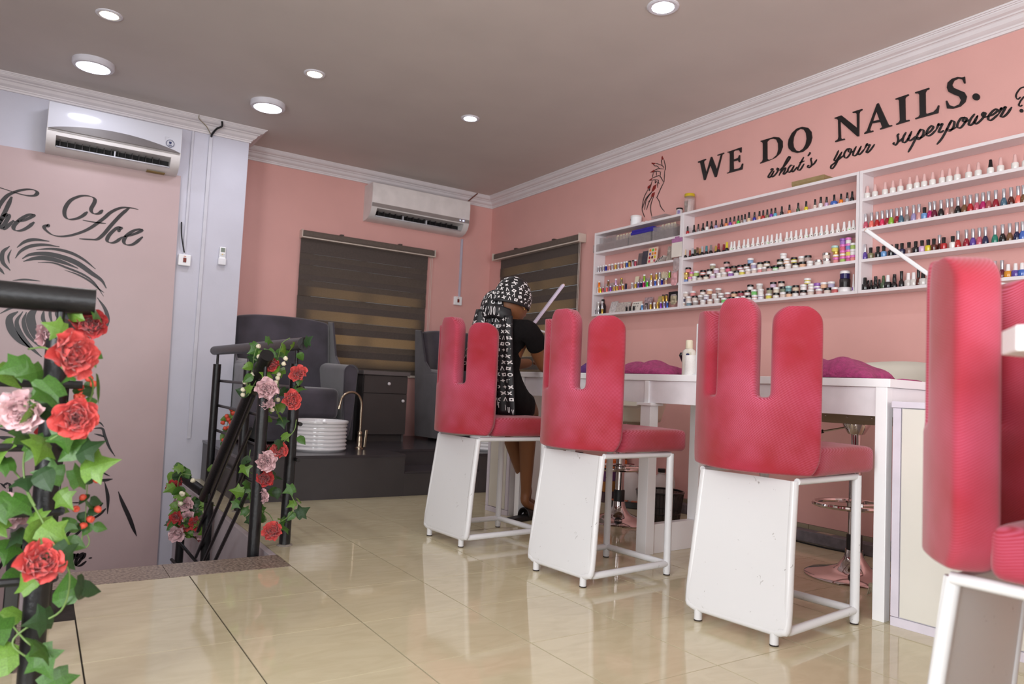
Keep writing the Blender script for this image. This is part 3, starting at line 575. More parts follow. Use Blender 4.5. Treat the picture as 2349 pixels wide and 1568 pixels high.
# (body profile, cap mesh builder, label band)
KIND = {
 'slim': ([(.0, 0), (.0102, 0), (.0112, .002), (.0112, .020), (.0098, .0245), (.006, .026)], lambda: lm([(.0062, .0255), (.0066, .026), (.0056, .058), (.0048, .0595), (0, .0595)], 12)),
 'wide': ([(.0, 0), (.0185, 0), (.02, .002), (.02, .018), (.017, .0235), (.006, .026)], lambda: lm([(.0068, .0255), (.007, .026), (.006, .062), (.005, .0635), (0, .0635)], 12)),
 'twist': ([(.0, 0), (.0135, 0), (.0145, .003), (.0142, .014), (.0095, .024), (.0062, .026)], lambda: twist(.0085, .0068, .0255, .064)),
 'gel': ([(.0, 0), (.0122, 0), (.013, .002), (.013, .021), (.0115, .0245), (.0075, .026)], lambda: lm([(.0084, .0255), (.0082, .028), (.0056, .060), (.0046, .0615), (0, .0615)], 14)),
 'cone': ([(.0, 0), (.0145, 0), (.0155, .002), (.0155, .028), (.0135, .032), (.0095, .033)], lambda: lm([(.0102, .0325), (.0098, .035), (.0064, .070), (.005, .0715), (0, .0715)], 14)),
 'tall': ([(.0, 0), (.0128, 0), (.0142, .003), (.0142, .016), (.0118, .030), (.0072, .0405), (.0062, .0415)], lambda: lm([(.0066, .041), (.0070, .042), (.0084, .083), (.0078, .0845), (0, .0845)], 14)),
 'squat': ([(.0, 0), (.0135, 0), (.0148, .003), (.0162, .024), (.0148, .0305), (.0085, .034)], lambda: lm([(.0082, .0335), (.0078, .036), (.0092, .061), (.0082, .0625), (0, .0625)], 14)),
 'square': ([(.0, 0), (.016, 0), (.017, .002), (.017, .026), (.0145, .0305), (.0075, .032)], lambda: lm([(.0092, .0315), (.0088, .034), (.0074, .062), (.0064, .0635), (0, .0635)], 14)),
}
BODY = {}; CAPMESH = {}
for k, (pf, cf) in KIND.items():
    b = MB(); b.lathe(pf, 14); BODY[k] = b.mesh(k+'_bottle', 40); CAPMESH[k] = cf().mesh(k+'_cap', 50)
def inst(name, me, m, parent, loc=(0, 0, 0)):
    o = bpy.data.objects.new(name, me); COL.objects.link(o); o.parent = parent; o.location = loc
    return o
MCACHE = {}
def withmat(me, m):
    key = (me.name, m.name)
    if key not in MCACHE:
        c = me.copy(); c.materials.clear(); c.materials.append(m); MCACHE[key] = c
    return MCACHE[key]
DOT = MB().box(-.0023, .0023, -.0006, 0, -.003, .003).mesh('colour_dot')
CAPN = {'black': CAPB, 'white': CAPW, 'silver': CAPS, 'pink': CAPP}
def bottle(kind, col, cap, px, row, z, desc, group, n, x=2.768, label=None, capm=None, dot=None, sc=1.0, y=None):
    y = ycol(px, x, z+.02) if y is None else y
    t = thing('nail_polish_bottle', label or '%s nail polish bottle, %s cap, %s from left on %s' % (col, cap, ordn(n), desc), 'nail polish', (x, y, z), rnd.uniform(0, 6.28) if not dot else 0, group)
    t.scale = (sc, sc, sc)
    bd = inst('bottle', withmat(BODY[kind], gloss(col)), None, t)
    inst('cap', withmat(CAPMESH[kind], capm or CAPN.get(cap, CAPB)), None, t)
    if dot:
        o = inst('colour_dot', withmat(DOT, gloss(dot)), None, bd); o.matrix_local = Matrix.Translation((0, 0, .011)) @ Matrix.Rotation(radians(-62+rnd.uniform(-25, 25)), 4, 'Z') @ Matrix.Translation((0, -.0128, 0))
    return t
def cB(u): return 1540+u/4.9
def cC(u): return 1960+u/4.126
def cA(u): return 1340+u/5.809
r1 = [(140,'teal'),(183,'red'),(255,'black'),(303,'grey'),(356,'black'),(401,'white'),(452,'black'),(502,'lavender'),(567,'dark plum'),(617,'orange'),(662,'purple'),(708,'pink'),(754,'bright green'),(791,'taupe'),(827,'silver'),(873,'beige'),(934,'royal blue'),(990,'peach'),(1032,'red'),(1078,'olive'),(1124,'purple'),(1168,'cyan'),(1241,'black'),(1327,'orange'),(1425,'dark green'),(1515,'yellow'),(1615,'nude'),(1679,'white'),(1745,'lilac'),(1830,'blue'),(1907,'vivid orange'),(1977,'silver'),(2032,'black')]
for i, (u, c) in enumerate(r1): bottle('wide' if u == 1830 else 'slim', c, 'black', cB(u), 0, ST[3], "the middle unit's top row", 'polishes on the top row of the middle shelf unit', i+1, sc=1.12 if u in (401, 1679, 873) else 1)
r2 = [(155,'beige'),(205,'red'),(240,'silver'),(265,'dark green'),(292,'bronze'),(322,'gold'),(347,'silver'),(394,'teal'),(445,'grey'),(500,'gold'),(530,'crimson'),(588,'crimson'),(624,'yellow')]
for i, (u, c) in enumerate(r2):
    bk = i in (1, 3, 5, 9, 11)
    bottle('twist', 'black', c, cB(u), 1, ST[2], "middle unit's second row", 'twisted cap bottles on the second row of the middle shelf unit', i+1, x=2.81 if bk else 2.768, capm=gloss(c), label='black nail polish bottle, twisted %s cap, %s from left, middle unit second row' % (c, ordn(i+1)))
r2b = [675,709,760,817,862,918,972,1029,1080,1129,1185,1227,1298,1347,1402,1457,1516,1574,1630,1687,1748,1811,1874,1942,2001,2048]
dots = ['black','cyan','bright green','black','navy','red','olive','black']
for i, u in enumerate(r2b): bottle('gel', 'white', 'white', cB(u), 1, ST[2], "middle unit's second row", 'white gel bottles on the second row of the middle shelf unit', i+14, dot=dots[(i*5+2) % 8], x=2.768)
c1 = [124,195,291,364,436,523,591,661,740,831,900,974,1082,1172,1288,1383,1520,1622]
for i, u in enumerate(c1):
    bl = u == 1288
    bottle('cone', 'white', 'black' if bl else 'pink', cC(u), 0, ST[3], "right unit's top row", 'white bottles on the top row of the right shelf unit', i+1, dot='grey')
c2 = [(107,'rose'),(162,'coral'),(214,'red'),(263,'hot pink'),(310,'crimson'),(348,'lime green'),(402,'crimson'),(443,'slate blue'),(497,'grey'),(560,'lavender'),(611,'dusty rose'),(662,'sky blue'),(715,'magenta'),(757,'wine'),(820,'black'),(880,'dusty rose'),(921,'taupe'),(980,'black'),(1040,'bronze'),(1097,'red'),(1158,'rose'),(1217,'magenta'),(1270,'rosewood'),(1338,'crimson'),(1414,'slate blue'),(1483,'brown'),(1550,'coral'),(1602,'bronze')]
for i, (u, c) in enumerate(c2):
    s_ = u == 662
    bottle('squat' if s_ else 'tall', c, 'black' if s_ else 'silver', cC(u), 1, ST[2], "right unit's second row", 'polishes on the second row of the right shelf unit', i+1)
c3 = [(100,'violet',1),(154,'olive',0),(222,'black',0),(278,'sky blue',0),(345,'black',0),(400,'navy',0),(450,'navy',0),(516,'taupe',0),(580,'black',0),(640,'lilac',0),(698,'yellow',0),(752,'brown',0),(805,'brown',1),(845,'red',0),(930,'white',0),(980,'red',1),(1060,'crimson',1),(1122,'violet',1),(1183,'rose',1),(1240,'navy',1),(1330,'emerald',1),(1403,'black',1),(1470,'bronze',1),(1537,'navy',1),(1592,'blue',1)]
for i, (u, c, s_) in enumerate(c3): bottle('tall' if s_ else 'squat', c, 'silver' if s_ else 'black', cC(u), 2, ST[1], "right unit's third row", 'polishes on the third row of the right shelf unit', i+1, x=2.80 if u == 805 else 2.768)
c4 = [(100,'black','black','square'),(131,'black','black','slim'),(160,'black','black','slim'),(200,'black','black','twist'),(235,'black','black','slim'),(275,'dark green','olive','cone'),(317,'black','white','square'),(378,'black','black','twist'),(445,'black','black','tall'),(510,'clear','white','square'),(560,'clear','white','square'),(606,'brown','black','tall'),(650,'clear','black','square'),(700,'clear','white','square'),(1215,'white','white','square'),(1280,'white','silver','tall'),(1328,'olive','silver','tall'),(1397,'wine','silver','tall'),(1455,'amber','white','square'),(1525,'violet','white','square'),(1587,'blue','white','square')]
for i, (u, c, cp, k) in enumerate(c4): bottle(k, c, cp, cC(u), 3, ST[0], "right unit's bottom row", 'bottles on the bottom row of the right shelf unit', i+1, x=2.80 if u in (131, 160, 235) else 2.768, capm=gloss('dark green') if cp == 'olive' else None, sc=1.12 if k in ('twist', 'square') and u < 700 else 1)

# ------------------------------------------------------------------ powder jars in layers
JB = MB().lathe([(0, 0), (.0165, 0), (.0182, .0015), (.0185, .019), (.0175, .0205), (.0165, .021)], 16).mesh('jar_body', 40)
JL = MB().lathe([(.0178, .021), (.0198, .0215), (.02, .023), (.02, .0325), (.0188, .0338), (0, .0338)], 18).mesh('jar_lid', 40)
JBAND = MB().lathe([(.01862, .006), (.01862, .015)], 16).mesh('jar_label', 40)
def powder(c):
    n = 'powder_'+c.replace(' ', '_')
    q = tuple(int(a*.68+b*.32) for a, b in zip(CL[c], (228, 218, 214)))
    return mat(n, q, .22, coat=.25, noise=(18, .10))
LID = {'white': CAPW, 'black': CAPB, 'silver': mat('mirror_silver_lid', (214, 210, 210), .12, metal=.9), 'pink': mat('pink_jar_lid', (222, 120, 190), .3), 'teal': mat('pale_teal_lid', (176, 212, 206), .3), 'gold': mat('gold_jar_lid', (206, 168, 84), .25, metal=.6), 'purple': mat('purple_jar_lid', (150, 92, 180), .3)}
JH = .0342
def jar(px, lay, c, lid, unit, row, n, z0, sc=1.0, x=None, zz=None, name=None):
    z = z0+lay*JH if zz is None else zz
    xx = x if x else 2.772; y = ycol(px, xx, z+.015)
    lab = '%s powder jar with %s lid, %s layer, %s from left, %s' % (c, lid, ['bottom', 'second', 'third', 'fourth'][lay], ordn(n), row)
    t = thing('powder_jar', lab, 'jar', (xx, y, z), rnd.uniform(0, 6), unit); t.scale = (sc, sc, sc if sc == 1 else 1)
    bd = inst('jar', withmat(JB, powder(c)), None, t); inst('lid', withmat(JL, LID[lid]), None, t)
    if rnd.random() < .3: inst('label', withmat(JBAND, CAPW), None, bd)
    return t
W_, K_ = 'white', 'black'
j3 = [[(117,'teal','pink'),(168,'blue','gold'),(215,'nude','pink'),(264,'white',W_),(322,'nude',K_),(391,'cream',K_),(466,'lilac',W_),(538,'white',W_),(596,'nude',W_),(670,'purple',W_),(736,'white',K_),(796,'yellow',W_),(866,'nude',W_),(934,'nude',W_),(1000,'pink',W_),(1052,'taupe',W_),(1105,'dusty rose',K_),(1173,'bright green',K_),(1241,'nude',K_),(1315,'white',W_),(1398,'cream',K_),(1477,'peach',K_),(1560,'white',W_),(1652,'white','silver'),(1748,'white','silver'),(1850,'pink','pink'),(1928,'lime green','pink'),(1992,'magenta','pink'),(2044,'coral','pink')],
      [(117,'peach','pink'),(168,'gold','gold'),(228,'gold','pink'),(283,'lime green',W_),(358,'coral',K_),(430,'white',K_),(508,'lilac',W_),(580,'nude',W_),(641,'hot pink',K_),(704,'bronze',K_),(776,'rose',K_),(846,'taupe',K_),(928,'lavender',W_),(1000,'cream',K_),(1073,'beige',K_),(1223,'olive',K_),(1298,'peach',W_),(1380,'yellow',K_),(1466,'nude',W_),(1536,'taupe',K_),(1742,'nude','silver'),(1850,'amber','gold'),(1928,'orange','pink'),(1992,'yellow','pink'),(2044,'white','white')],
      [(190,'coral',K_),(466,'olive',W_),(622,'dusty rose',K_),(890,'sky blue',W_),(1260,'white',W_),(1840,'yellow','teal'),(1928,'hot pink','pink'),(1992,'blue','pink'),(2044,'lime green','white')],
      [(1928,'purple','purple'),(1992,'white','pink')]]
for lay, L in enumerate(j3):
    for i, (u, c, l) in enumerate(L): jar(cB(u), lay, c, l, 'powder jars on the third row of the middle shelf unit', 'middle unit third row', i+1, ST[1], 1.1 if u in (1652, 1748, 1742) else (.84 if u in (117, 168, 215, 228, 1928, 1992, 2044, 1850) else 1))
cyc = [('peach',W_),('slate blue',W_),('grey',W_),('white',W_),('nude',W_),('clear',W_),('bright green',W_),('olive',K_),('white',W_),('nude',W_),('nude',K_),('dusty rose',W_),('lavender',W_),('yellow',W_),('cream',K_),('nude',W_),('peach',K_),('white',K_),('taupe',K_),('nude',W_),('dusty rose',W_),('nude',K_),('red',W_)]
l0 = [130,200,272,357,436,513,594,674,745,815,870,938,1008,1096,1178,1258,1325,1396,1484,1568,1662,1755,1840]
l1 = [(130,'navy',W_),(197,'nude',W_),(266,'nude',K_),(330,'grey',W_),(394,'lavender',W_),(486,'clear',W_),(560,'grey',W_),(634,'rosewood',W_),(707,'peach',K_),(780,'crimson',K_),(857,'dusty rose',K_),(932,'bright green',W_),(1005,'white',W_),(1105,'olive',K_),(1183,'cream',W_),(1258,'dark green',K_),(1320,'teal','teal'),(1400,'beige',K_),(1487,'white',W_),(1576,'nude',W_),(1642,'purple','purple'),(1716,'peach',W_),(1798,'lavender',W_)]
l2 = [(165,'nude',W_),(243,'pink',W_),(355,'nude',K_),(432,'peach',W_),(530,'taupe',W_),(888,'white',K_),(992,'clear',W_),(1146,'lilac',K_),(1237,'nude',K_),(1531,'yellow',W_)]
for i, u in enumerate(l0): jar(cB(u), 0, *cyc[i], 'powder jars on the lowest row of the middle shelf unit', 'middle unit lowest row', i+1, ST[0])
for i, (u, c, l) in enumerate(l1): jar(cB(u), 1, c, l, 'powder jars on the lowest row of the middle shelf unit', 'middle unit lowest row', i+1, ST[0])
for i, (u, c, l) in enumerate(l2): jar(cB(u), 2, c, l, 'powder jars on the lowest row of the middle shelf unit', 'middle unit lowest row', i+1, ST[0])
# tall tub stack at the right end of that row
yy = ycol(cB(1950), 2.785, ST[0]+.05)
def tub(label, z, prof, c, lid):
    t = thing('tub', label, 'tub', (2.785, yy, z)); b = MB(); b.lathe(prof[0], 24, (0, 0, 0)); b.build('tub_body', c, t, smooth=40, world=False); MB().lathe(prof[1], 24).build('lid', lid, t, smooth=40, world=False); return t
tub('flat white tub under the black and navy tubs, middle unit lowest row', ST[0], ([(0, 0), (.03, 0), (.034, .003), (.034, .016)], [(.0355, .016), (.0355, .027), (.033, .029), (0, .029)]), CAPW, mat('white_tub_lid', (226, 222, 224), .4))
tub('black tub between the flat white tub and the navy tub, middle unit lowest row', ST[0]+.029, ([(0, 0), (.026, 0), (.028, .002), (.028, .028)], [(.0285, .028), (.0285, .046), (.027, .048), (0, .048)]), mat('black_tub', (26, 24, 26), .3), mat('black_tub_lid', (40, 36, 38), .4))
tub('navy tub with white lid on top of the black tub, middle unit lowest row', ST[0]+.077, ([(0, 0), (.024, 0), (.026, .002), (.026, .03)], [(.0265, .03), (.0265, .042), (.023, .046), (0, .046)]), mat('navy_tub', (34, 30, 84), .25), CAPW)
yt = ycol(cB(2046), 2.78, ST[0]+.04)
t = thing('squeeze_tube', 'tapered white tube with purple mark at the right end of the jars, lowest row', 'tube', (2.78, yt, ST[0]))
MB().lathe([(0, 0), (.0085, 0), (.009, .02), (.006, .03), (.004, .07), (.0035, .098), (0, .1)], 14, (0, 0, 0), .8, 1).build('tube_body', CAPW, t, smooth=50, world=False)
MB().box(-.0085, -.0065, -.002, .002, .008, .026).build('mark', gloss('purple'), t, world=False)

# ------------------------------------------------------------------ leftmost unit: vials, organizers, palettes
VB = MB().lathe([(0, 0), (.0078, 0), (.008, .001), (.008, .027), (.0072, .0285), (0, .0285)], 12).mesh('vial_body', 40)
VC = MB().lathe([(.0083, .0275), (.0085, .028), (.0085, .0345), (.008, .0352), (0, .0352)], 12).mesh('vial_cap', 40)
def foil(c): return mat('foil_'+c.replace(' ', '_'), CL[c], .22, metal=.65, noise=(40, .2))
def vial(px, z, c, cap, label, group, sc=1.0, x=2.766):
    y = ycol(px, x, z+.012); t = thing('glitter_vial', label, 'vial', (x, y, z), 0, group); t.scale = (sc*1.15, sc*1.15, sc*1.42)
    inst('vial', withmat(VB, foil(c)), None, t); inst('cap', withmat(VC, CAPN.get(cap) or LID[cap]), None, t)
vv = [(154,'gold','black'),(190,'silver','white'),(222,'silver','white'),(258,'silver','white'),(291,'royal blue','white'),(337,'dusty rose','white'),(375,'silver','white'),(419,'gold','white'),(458,'silver','white'),(497,'dusty rose','white'),(537,'beige','white'),(569,'blue','white'),(605,'gold','black'),(651,'silver','black'),(683,'rose','white')]
for i, (u, c, l) in enumerate(vv): vial(cA(u), ST[2]-0, c, l, '%s foil vial with %s cap, %s from left, left unit second row' % (c, l, ordn(i+1)), 'foil vials on the second row of the left shelf unit', 1.05)
v3 = [(137,'cream','white'),(185,'white','silver'),(200,'vivid orange','gold'),(218,'yellow','silver'),(250,'rose','silver'),(303,'coral','silver'),(350,'purple','silver'),(401,'gold','silver'),(438,'gold','silver'),(478,'rose','silver'),(514,'gold','white'),(556,'navy','black'),(640,'silver','white'),(683,'gold','silver'),(722,'violet','silver'),(758,'navy','silver'),(793,'magenta','silver'),(840,'bright green','silver'),(892,'white','silver'),(947,'blue','white'),(992,'white','silver'),(1036,'royal blue','silver'),(1092,'beige','silver')]
for i, (u, c, l) in enumerate(v3): vial(cA(u), ST[1], c, l, '%s glitter vial with %s cap, %s from left, left unit third row' % (c, l, ordn(i+1)), 'glitter vials on the third row of the left shelf unit', .98)
v3u = [(143,'gold','silver'),(200,'vivid orange','white'),(322,'bronze','silver'),(423,'lilac','white'),(497,'olive','gold'),(801,'lime green','white'),(894,'gold','silver'),(962,'gold','silver'),(1006,'silver','silver'),(1138,'lime green','silver')]
for i, (u, c, l) in enumerate(v3u): vial(cA(u), ST[1]+.0488, c, l, '%s glitter vial with %s cap, %s of the upper layer, left unit third row' % (c, l, ordn(i+1)), 'glitter vials stacked on the third row of the left shelf unit', .98)
v4 = [(140,'silver','white'),(190,'silver','white'),(240,'gold','white'),(563,'black','black'),(610,'black','black'),(660,'black','black'),(771,'sky blue','white'),(828,'grey','black'),(886,'gold','silver'),(936,'clear','white'),(980,'gold','gold'),(1022,'purple','silver'),(1066,'lavender','silver'),(1108,'blue','silver')]
for i, (u, c, l) in enumerate(v4): vial(cA(u), ST[0], c, l, '%s decoration pot with %s cap, %s from left, left unit lowest row' % (c, l, ordn(i+1)), 'decoration pots on the lowest row of the left shelf unit', 1.0 if u < 500 or u > 700 else .8)
for i, (u, c, l) in enumerate([(140,'clear','white'),(190,'clear','white'),(240,'silver','white'),(1053,'gold','black'),(1098,'gold','black')]): vial(cA(u), ST[0]+.0502, c, l, '%s pot with %s cap, %s of the upper layer, left unit lowest row' % (c, l, ordn(i+1)), 'pots stacked on the lowest row of the left shelf unit')
yb_ = ycol(cA(248), 2.8, ST[0]+.05)
t = thing('bottle', 'small black bottle standing at the left end of the lowest shelf row', 'bottle', (2.8, yb_, ST[0])); t.scale = (1.15, 1.15, 1.35)
MB().lathe([(0, 0), (.02, 0), (.022, .004), (.022, .052), (.017, .064), (.009, .07)], 18).build('bottle_body', mat('matt_black_bottle', (34, 26, 30), .4), t, smooth=40, world=False)
MB().lathe([(.0115, .07), (.0115, .088), (.010, .091), (0, .091)], 14).build('cap', CAPB, t, smooth=40, world=False)
CLEAR = mat('clear_acrylic', (206, 198, 198), .12, trans=.5, alpha=.42, noise=(60, .12), spec=.7)
def yz(u): return ycol(cA(u), 2.76, ST[3]+.03)
def crate(label, u0, u1, z0, z1, x0=2.747, cells=5):
    ya, yb2 = yz(u0), yz(u1); t = thing('acrylic_organizer', label, 'organizer', (2.79, (ya+yb2)/2, z0), group='clear organizers in the left shelf unit'); lo, hi = min(ya, yb2), max(ya, yb2); w = .0025
    b = MB(); b.box(x0, 2.842, lo, hi, z0, z0+w); b.box(x0, x0+w, lo, hi, z0, z1); b.box(2.84, 2.842, lo, hi, z0, z1); b.box(x0, 2.842, lo, lo+w, z0, z1); b.box(x0, 2.842, hi-w, hi, z0, z1)
    b.build('tray', CLEAR, t)
    for i in range(1, cells): MB().box(x0+.004, 2.838, lo+(hi-lo)*i/cells, lo+(hi-lo)*i/cells+.0015, z0+w, z1-.006).build('divider', CLEAR, t)
    return t
crate('clear organizer tray at the left end of the top compartment', 135, 600, ST[3], ST[3]+.062, cells=6)
crate('clear organizer tray stacked at the back over the left tray', 172, 395, ST[3]+.0625, ST[3]+.122, 2.78, 4)
crate('clear organizer tray under the blue lid in the top compartment', 610, 905, ST[3], ST[3]+.074, cells=5)
crate('clear organizer tray right of the blue lid in the top compartment', 925, 1205, ST[3], ST[3]+.098, cells=5)
crate('clear tray of nail tips lying on the left organizer', 400, 640, ST[3]+.0625, ST[3]+.096, 2.76, 5)
t = thing('tray_lid', 'royal blue plastic lid lying on the clear organizer in the top compartment', 'lid', (2.79, yz(780), ST[3]+.0745))
lo, hi = sorted((yz(635), yz(935)))
MB().box(2.745, 2.842, lo, hi, ST[3]+.0745, ST[3]+.096).build('lid_base', mat('royal_blue_plastic', (48, 40, 150), .3), t, bevel=.003)
MB().box(2.75, 2.838, lo+.006, hi-.004, ST[3]+.096, ST[3]+.114).build('lid_top', mat('royal_blue_plastic', (48, 40, 150), .3), t, bevel=.004)
TIP = mat('ivory_nail_tip', (226, 214, 184), .4)
for i, u in enumerate((445, 490, 530, 570, 610, 628, 1025, 1070, 1110, 1150, 1190)):
    hi_ = u > 900; z = ST[3]+(.066 if not hi_ else .076)
    y = ycol(cA(u), 2.775, z); t = thing('nail_tip', 'ivory nail tip bundle, %s from left, standing in the clear organizers' % ordn(i+1), 'nail tips', (2.775 if not hi_ else 2.79, y, z), group='ivory nail tips in the clear organizers')
    for k in range(3): MB().obox((0, (k-1)*.007, .022), (.005, .007, .042), Euler((rnd.uniform(-.25, .25), rnd.uniform(-.2, .2), 0)).to_matrix()).build('tip', TIP, t, world=False, bevel=.001, seg=1)
def card(name, label, cat_, u0, u1, h, m, z, x=2.78, lean=.25, th=.006):
    ya, yb2 = ycol(cA(u0), x, z+h*.5), ycol(cA(u1), x, z+h*.5); lo, hi = min(ya, yb2), max(ya, yb2)
    t = thing(name, label, cat_, (x, (lo+hi)/2, z))
    h *= 1.22; R = Matrix.Rotation(lean, 3, 'Y'); b = MB()
    b.add([R @ V((a, yy_, zz_)) for a in (0, th) for yy_ in (-(hi-lo)/2, (hi-lo)/2) for zz_ in (0, h)], [(0, 1, 3, 2), (4, 6, 7, 5), (0, 4, 5, 1), (2, 3, 7, 6), (0, 2, 6, 4), (1, 5, 7, 3)])
    b.build('panel', m, t, world=False); return t, R, hi-lo
CARDB = mat('dark_slate_case', (70, 66, 76), .25, noise=(25, .25)); 
card('plastic_case', 'dark translucent plastic case left of the colour palette, second row', 'case', 708, 765, .085, mat('smoky_case', (112, 98, 100), .2, noise=(20, .3)), ST[2], lean=.12)
card('plastic_case', 'black slate plastic case touching the colour palette, second row', 'case', 762, 836, .092, CARDB, ST[2], 2.772, .12)
t, R, wd = card('colour_palette', 'cream palette with twelve round colour wells on the second row', 'palette', 838, 962, .105, mat('cream_palette', (226, 196, 176), .4), ST[2], 2.768, .12)
PC = ['vivid orange','bright green','orange','violet','amber','vivid orange','red','brown','yellow','hot pink','white','rose']
for i in range(12):
    r_, c_ = divmod(i, 3); b = MB(); cy = wd*(.28-.28*c_); cz = .108-.028*r_
    b.v = [R @ V((-.0022, cy+.0088*cos(a*pi/8), cz+.0105*sin(a*pi/8))) for a in range(16)]+[R @ V((.002, cy+.0088*cos(a*pi/8), cz+.0105*sin(a*pi/8))) for a in range(16)]
    b.f = [tuple(range(16))]+[(k, (k+1) % 16, 16+(k+1) % 16, 16+k) for k in range(16)]
    b.build('colour_well', gloss(PC[i]), t, world=False)
t, R, wd = card('sample_card', 'white card with purple header hanging at the joint of the left and middle units', 'card', 1165, 1300, .085, mat('white_sample_card', (222, 214, 204), .4), ST[2]+.012, 2.728, 0, .003)
b = MB(); b.box(-.001, .004, -wd/2, wd/2, .104, .134); b.box(-.001, .004, -wd/5, wd/5, .134, .145); b.build('header', mat('purple_card_header', (164, 106, 150), .5, noise=(30, .2)), t, world=False)
FOILP = mat('crinkled_foil_pack', (172, 160, 150), .2, metal=.5, noise=(26, .45), bump=(60, .6))
card('foil_packet', 'crinkled silver packet behind the purple headed card', 'packet', 1093, 1165, .095, FOILP, ST[2], 2.776, .15)
CLB = mat('clear_bag', (214, 200, 200), .15, trans=.4, alpha=.6, noise=(30, .2), bump=(40, .6))
for k, (u0, u1, z, h, c, lab) in enumerate(((1172, 1270, 1.66, .085, CLB, 'clear bag of white beads hanging at the joint of the units'), (1145, 1245, 1.56, .095, mat('pink_bead_bag', (216, 160, 164), .2, noise=(30, .3), bump=(40, .6)), 'clear bag of pink beads hanging below the white bead bag'), (1135, 1240, 1.425, .065, mat('gold_flake_bag', (188, 176, 146), .2, metal=.3, noise=(40, .5), bump=(50, .8)), 'bag of gold flakes at the lower right corner of the left unit'))):
    yy2 = ycol(cA((u0+u1)/2), 2.728, z); t = thing('bead_bag', lab, 'bag', (2.728, yy2, z))
    MB().grid(lambda u, v: (.008*sin(pi*u*2)*(1-v)*sin(pi*v*.98+.02)*1.3, .029*cos(2*pi*u)*(1 if v > .15 else .6+.4*v/.15), v*h), 12, 8, wrapu=True).build('bag', c, t, smooth=True, world=False)
    MB().box(-.001, .0015, -.022, .022, h-.004, h+.008).build('bag_seal', CLB, t, world=False)
card('clear_pack', 'clear pack of purple charms behind the vials at the left of the third row', 'packet', 250, 370, .07, CLB, ST[1], 2.79, .3)
card('clear_pack', 'clear pack standing behind the vials in the middle of the third row', 'packet', 690, 880, .07, CLB, ST[1], 2.79, .3)
card('nail_strip', 'white curled strip leaning behind the vials on the third row', 'strip', 655, 700, .085, TIP, ST[1], 2.785, .2)
card('charm_card', 'white charm card leaning at the left of the lowest row', 'card', 325, 410, .085, mat('charm_card', (198, 190, 188), .35, noise=(60, .4)), ST[0], 2.785, .3)
card('charm_card', 'clear card of pastel charms on the lowest row', 'card', 412, 590, .072, mat('pastel_charm_card', (196, 172, 180), .3, noise=(80, .4), rgb2=(214, 206, 190)), ST[0], 2.785, .3)
t, R, wd = card('stencil_card', 'white stencil card with black ovals leaning on the lowest row', 'card', 612, 735, .066, mat('stencil_card', (222, 216, 206), .4), ST[0], 2.772, .35)
for i in range(7):
    b = MB(); cy = wd*(.3-.22*(i % 3))-.004*(i//3); cz = .064-.022*(i//3)
    b.v = [R @ V((-.001, cy+.006*cos(a*pi/5), cz+.0045*sin(a*pi/5))) for a in range(10)]; b.f = [tuple(range(10))]; b.build('oval_print', PRN, t, world=False)
card('charm_card', 'clear lattice card of dark charms on the lowest row', 'card', 775, 880, .085, mat('lattice_charm_card', (158, 134, 138), .3, noise=(70, .6)), ST[0], 2.785, .25)
card('charm_card', 'clear card of orange and lime flakes leaning on the lowest row', 'card', 955, 1040, .085, mat('flake_card', (190, 166, 150), .3, noise=(60, .3), rgb2=(206, 190, 90)), ST[0], 2.79, .25)
card('black_box', 'glossy black card box at the right end of the lowest row', 'box', 1122, 1235, .055, mat('glossy_black_box', (24, 22, 24), .15), ST[0]+.045, 2.752, 0, .012)
t = thing('striped_pack', 'white pack with black stripes lying right of the colour palette', 'packet', (2.79, ycol(cA(1030), 2.79, ST[2]+.02), ST[2]))
Rm = Matrix.Rotation(-.42, 3, 'X')
MB().obox((0, 0, .024), (.05, .1, .014), Rm).build('pack', mat('white_pack', (224, 214, 206), .4), t, world=False)
for i in range(6): MB().obox(Rm @ V((-.0255, -.04+.016*i, 0))+V((0, 0, .024)), (.002, .008, .013), Rm @ Matrix.Rotation(.5, 3, 'X')).build('stripe', PRN, t, world=False)
t = thing('nail_tip_fan', 'fan of ivory sample nail tips standing on the third row', 'nail tips', (2.8, ycol(cA(1055), 2.8, ST[1]+.04), ST[1]))
for i in range(11):
    a = -1.15+i*.23; MB().obox((0, .040*sin(a), .037+.040*cos(a)), (.003, .007, .06), Matrix.Rotation(-a, 3, 'X')).build('tip', TIP, t, world=False)
# on top of the units
ZT = BZ[4]+BT
def topy(u, fn, x): return ycol(fn(u), x, ZT+.03)
t = thing('canister', 'short white canister with a small dark mark on top of the left unit', 'canister', (2.79, topy(692, cA, 2.79), ZT))
MB().lathe([(0, 0), (.04, 0), (.042, .002), (.042, .066), (.040, .068)], 28).build('canister_body', WHITE, t, smooth=40, world=False)
MB().lathe([(.0425, .062), (.0435, .063), (.0435, .074), (.041, .076), (0, .076)], 28).build('lid', CAPW, t, smooth=40, world=False)
MB().obox((-.036, .0225, .044), (.002, .008, .01), Matrix.Rotation(-.55, 3, 'Z')).build('mark', PRN, t, world=False)
for i, u in enumerate((735, 785, 835)):
    t = thing('mini_dish', 'tiny white dish, %s from left beside the canister' % ordn(i+1), 'dish', (2.765, topy(u, cA, 2.765), ZT), group='tiny dishes on top of the left unit')
    MB().lathe([(0, 0), (.010, 0), (.0135, .008), (.0125, .009), (.009, .002), (0, .002)], 14).build('dish', CAPW, t, smooth=40, world=False)
t = thing('clear_box', 'flat clear box lying on top of the left unit below the hand drawing', 'box', (2.79, topy(1040, cA, 2.79), ZT))
MB().box(-.04, .04, -.072, .072, 0, .026).build('box', CLEAR, t, world=False, bevel=.002); MB().box(-.041, .041, -.073, .073, .02, .028).build('lid', CLEAR, t, world=False, bevel=.002)
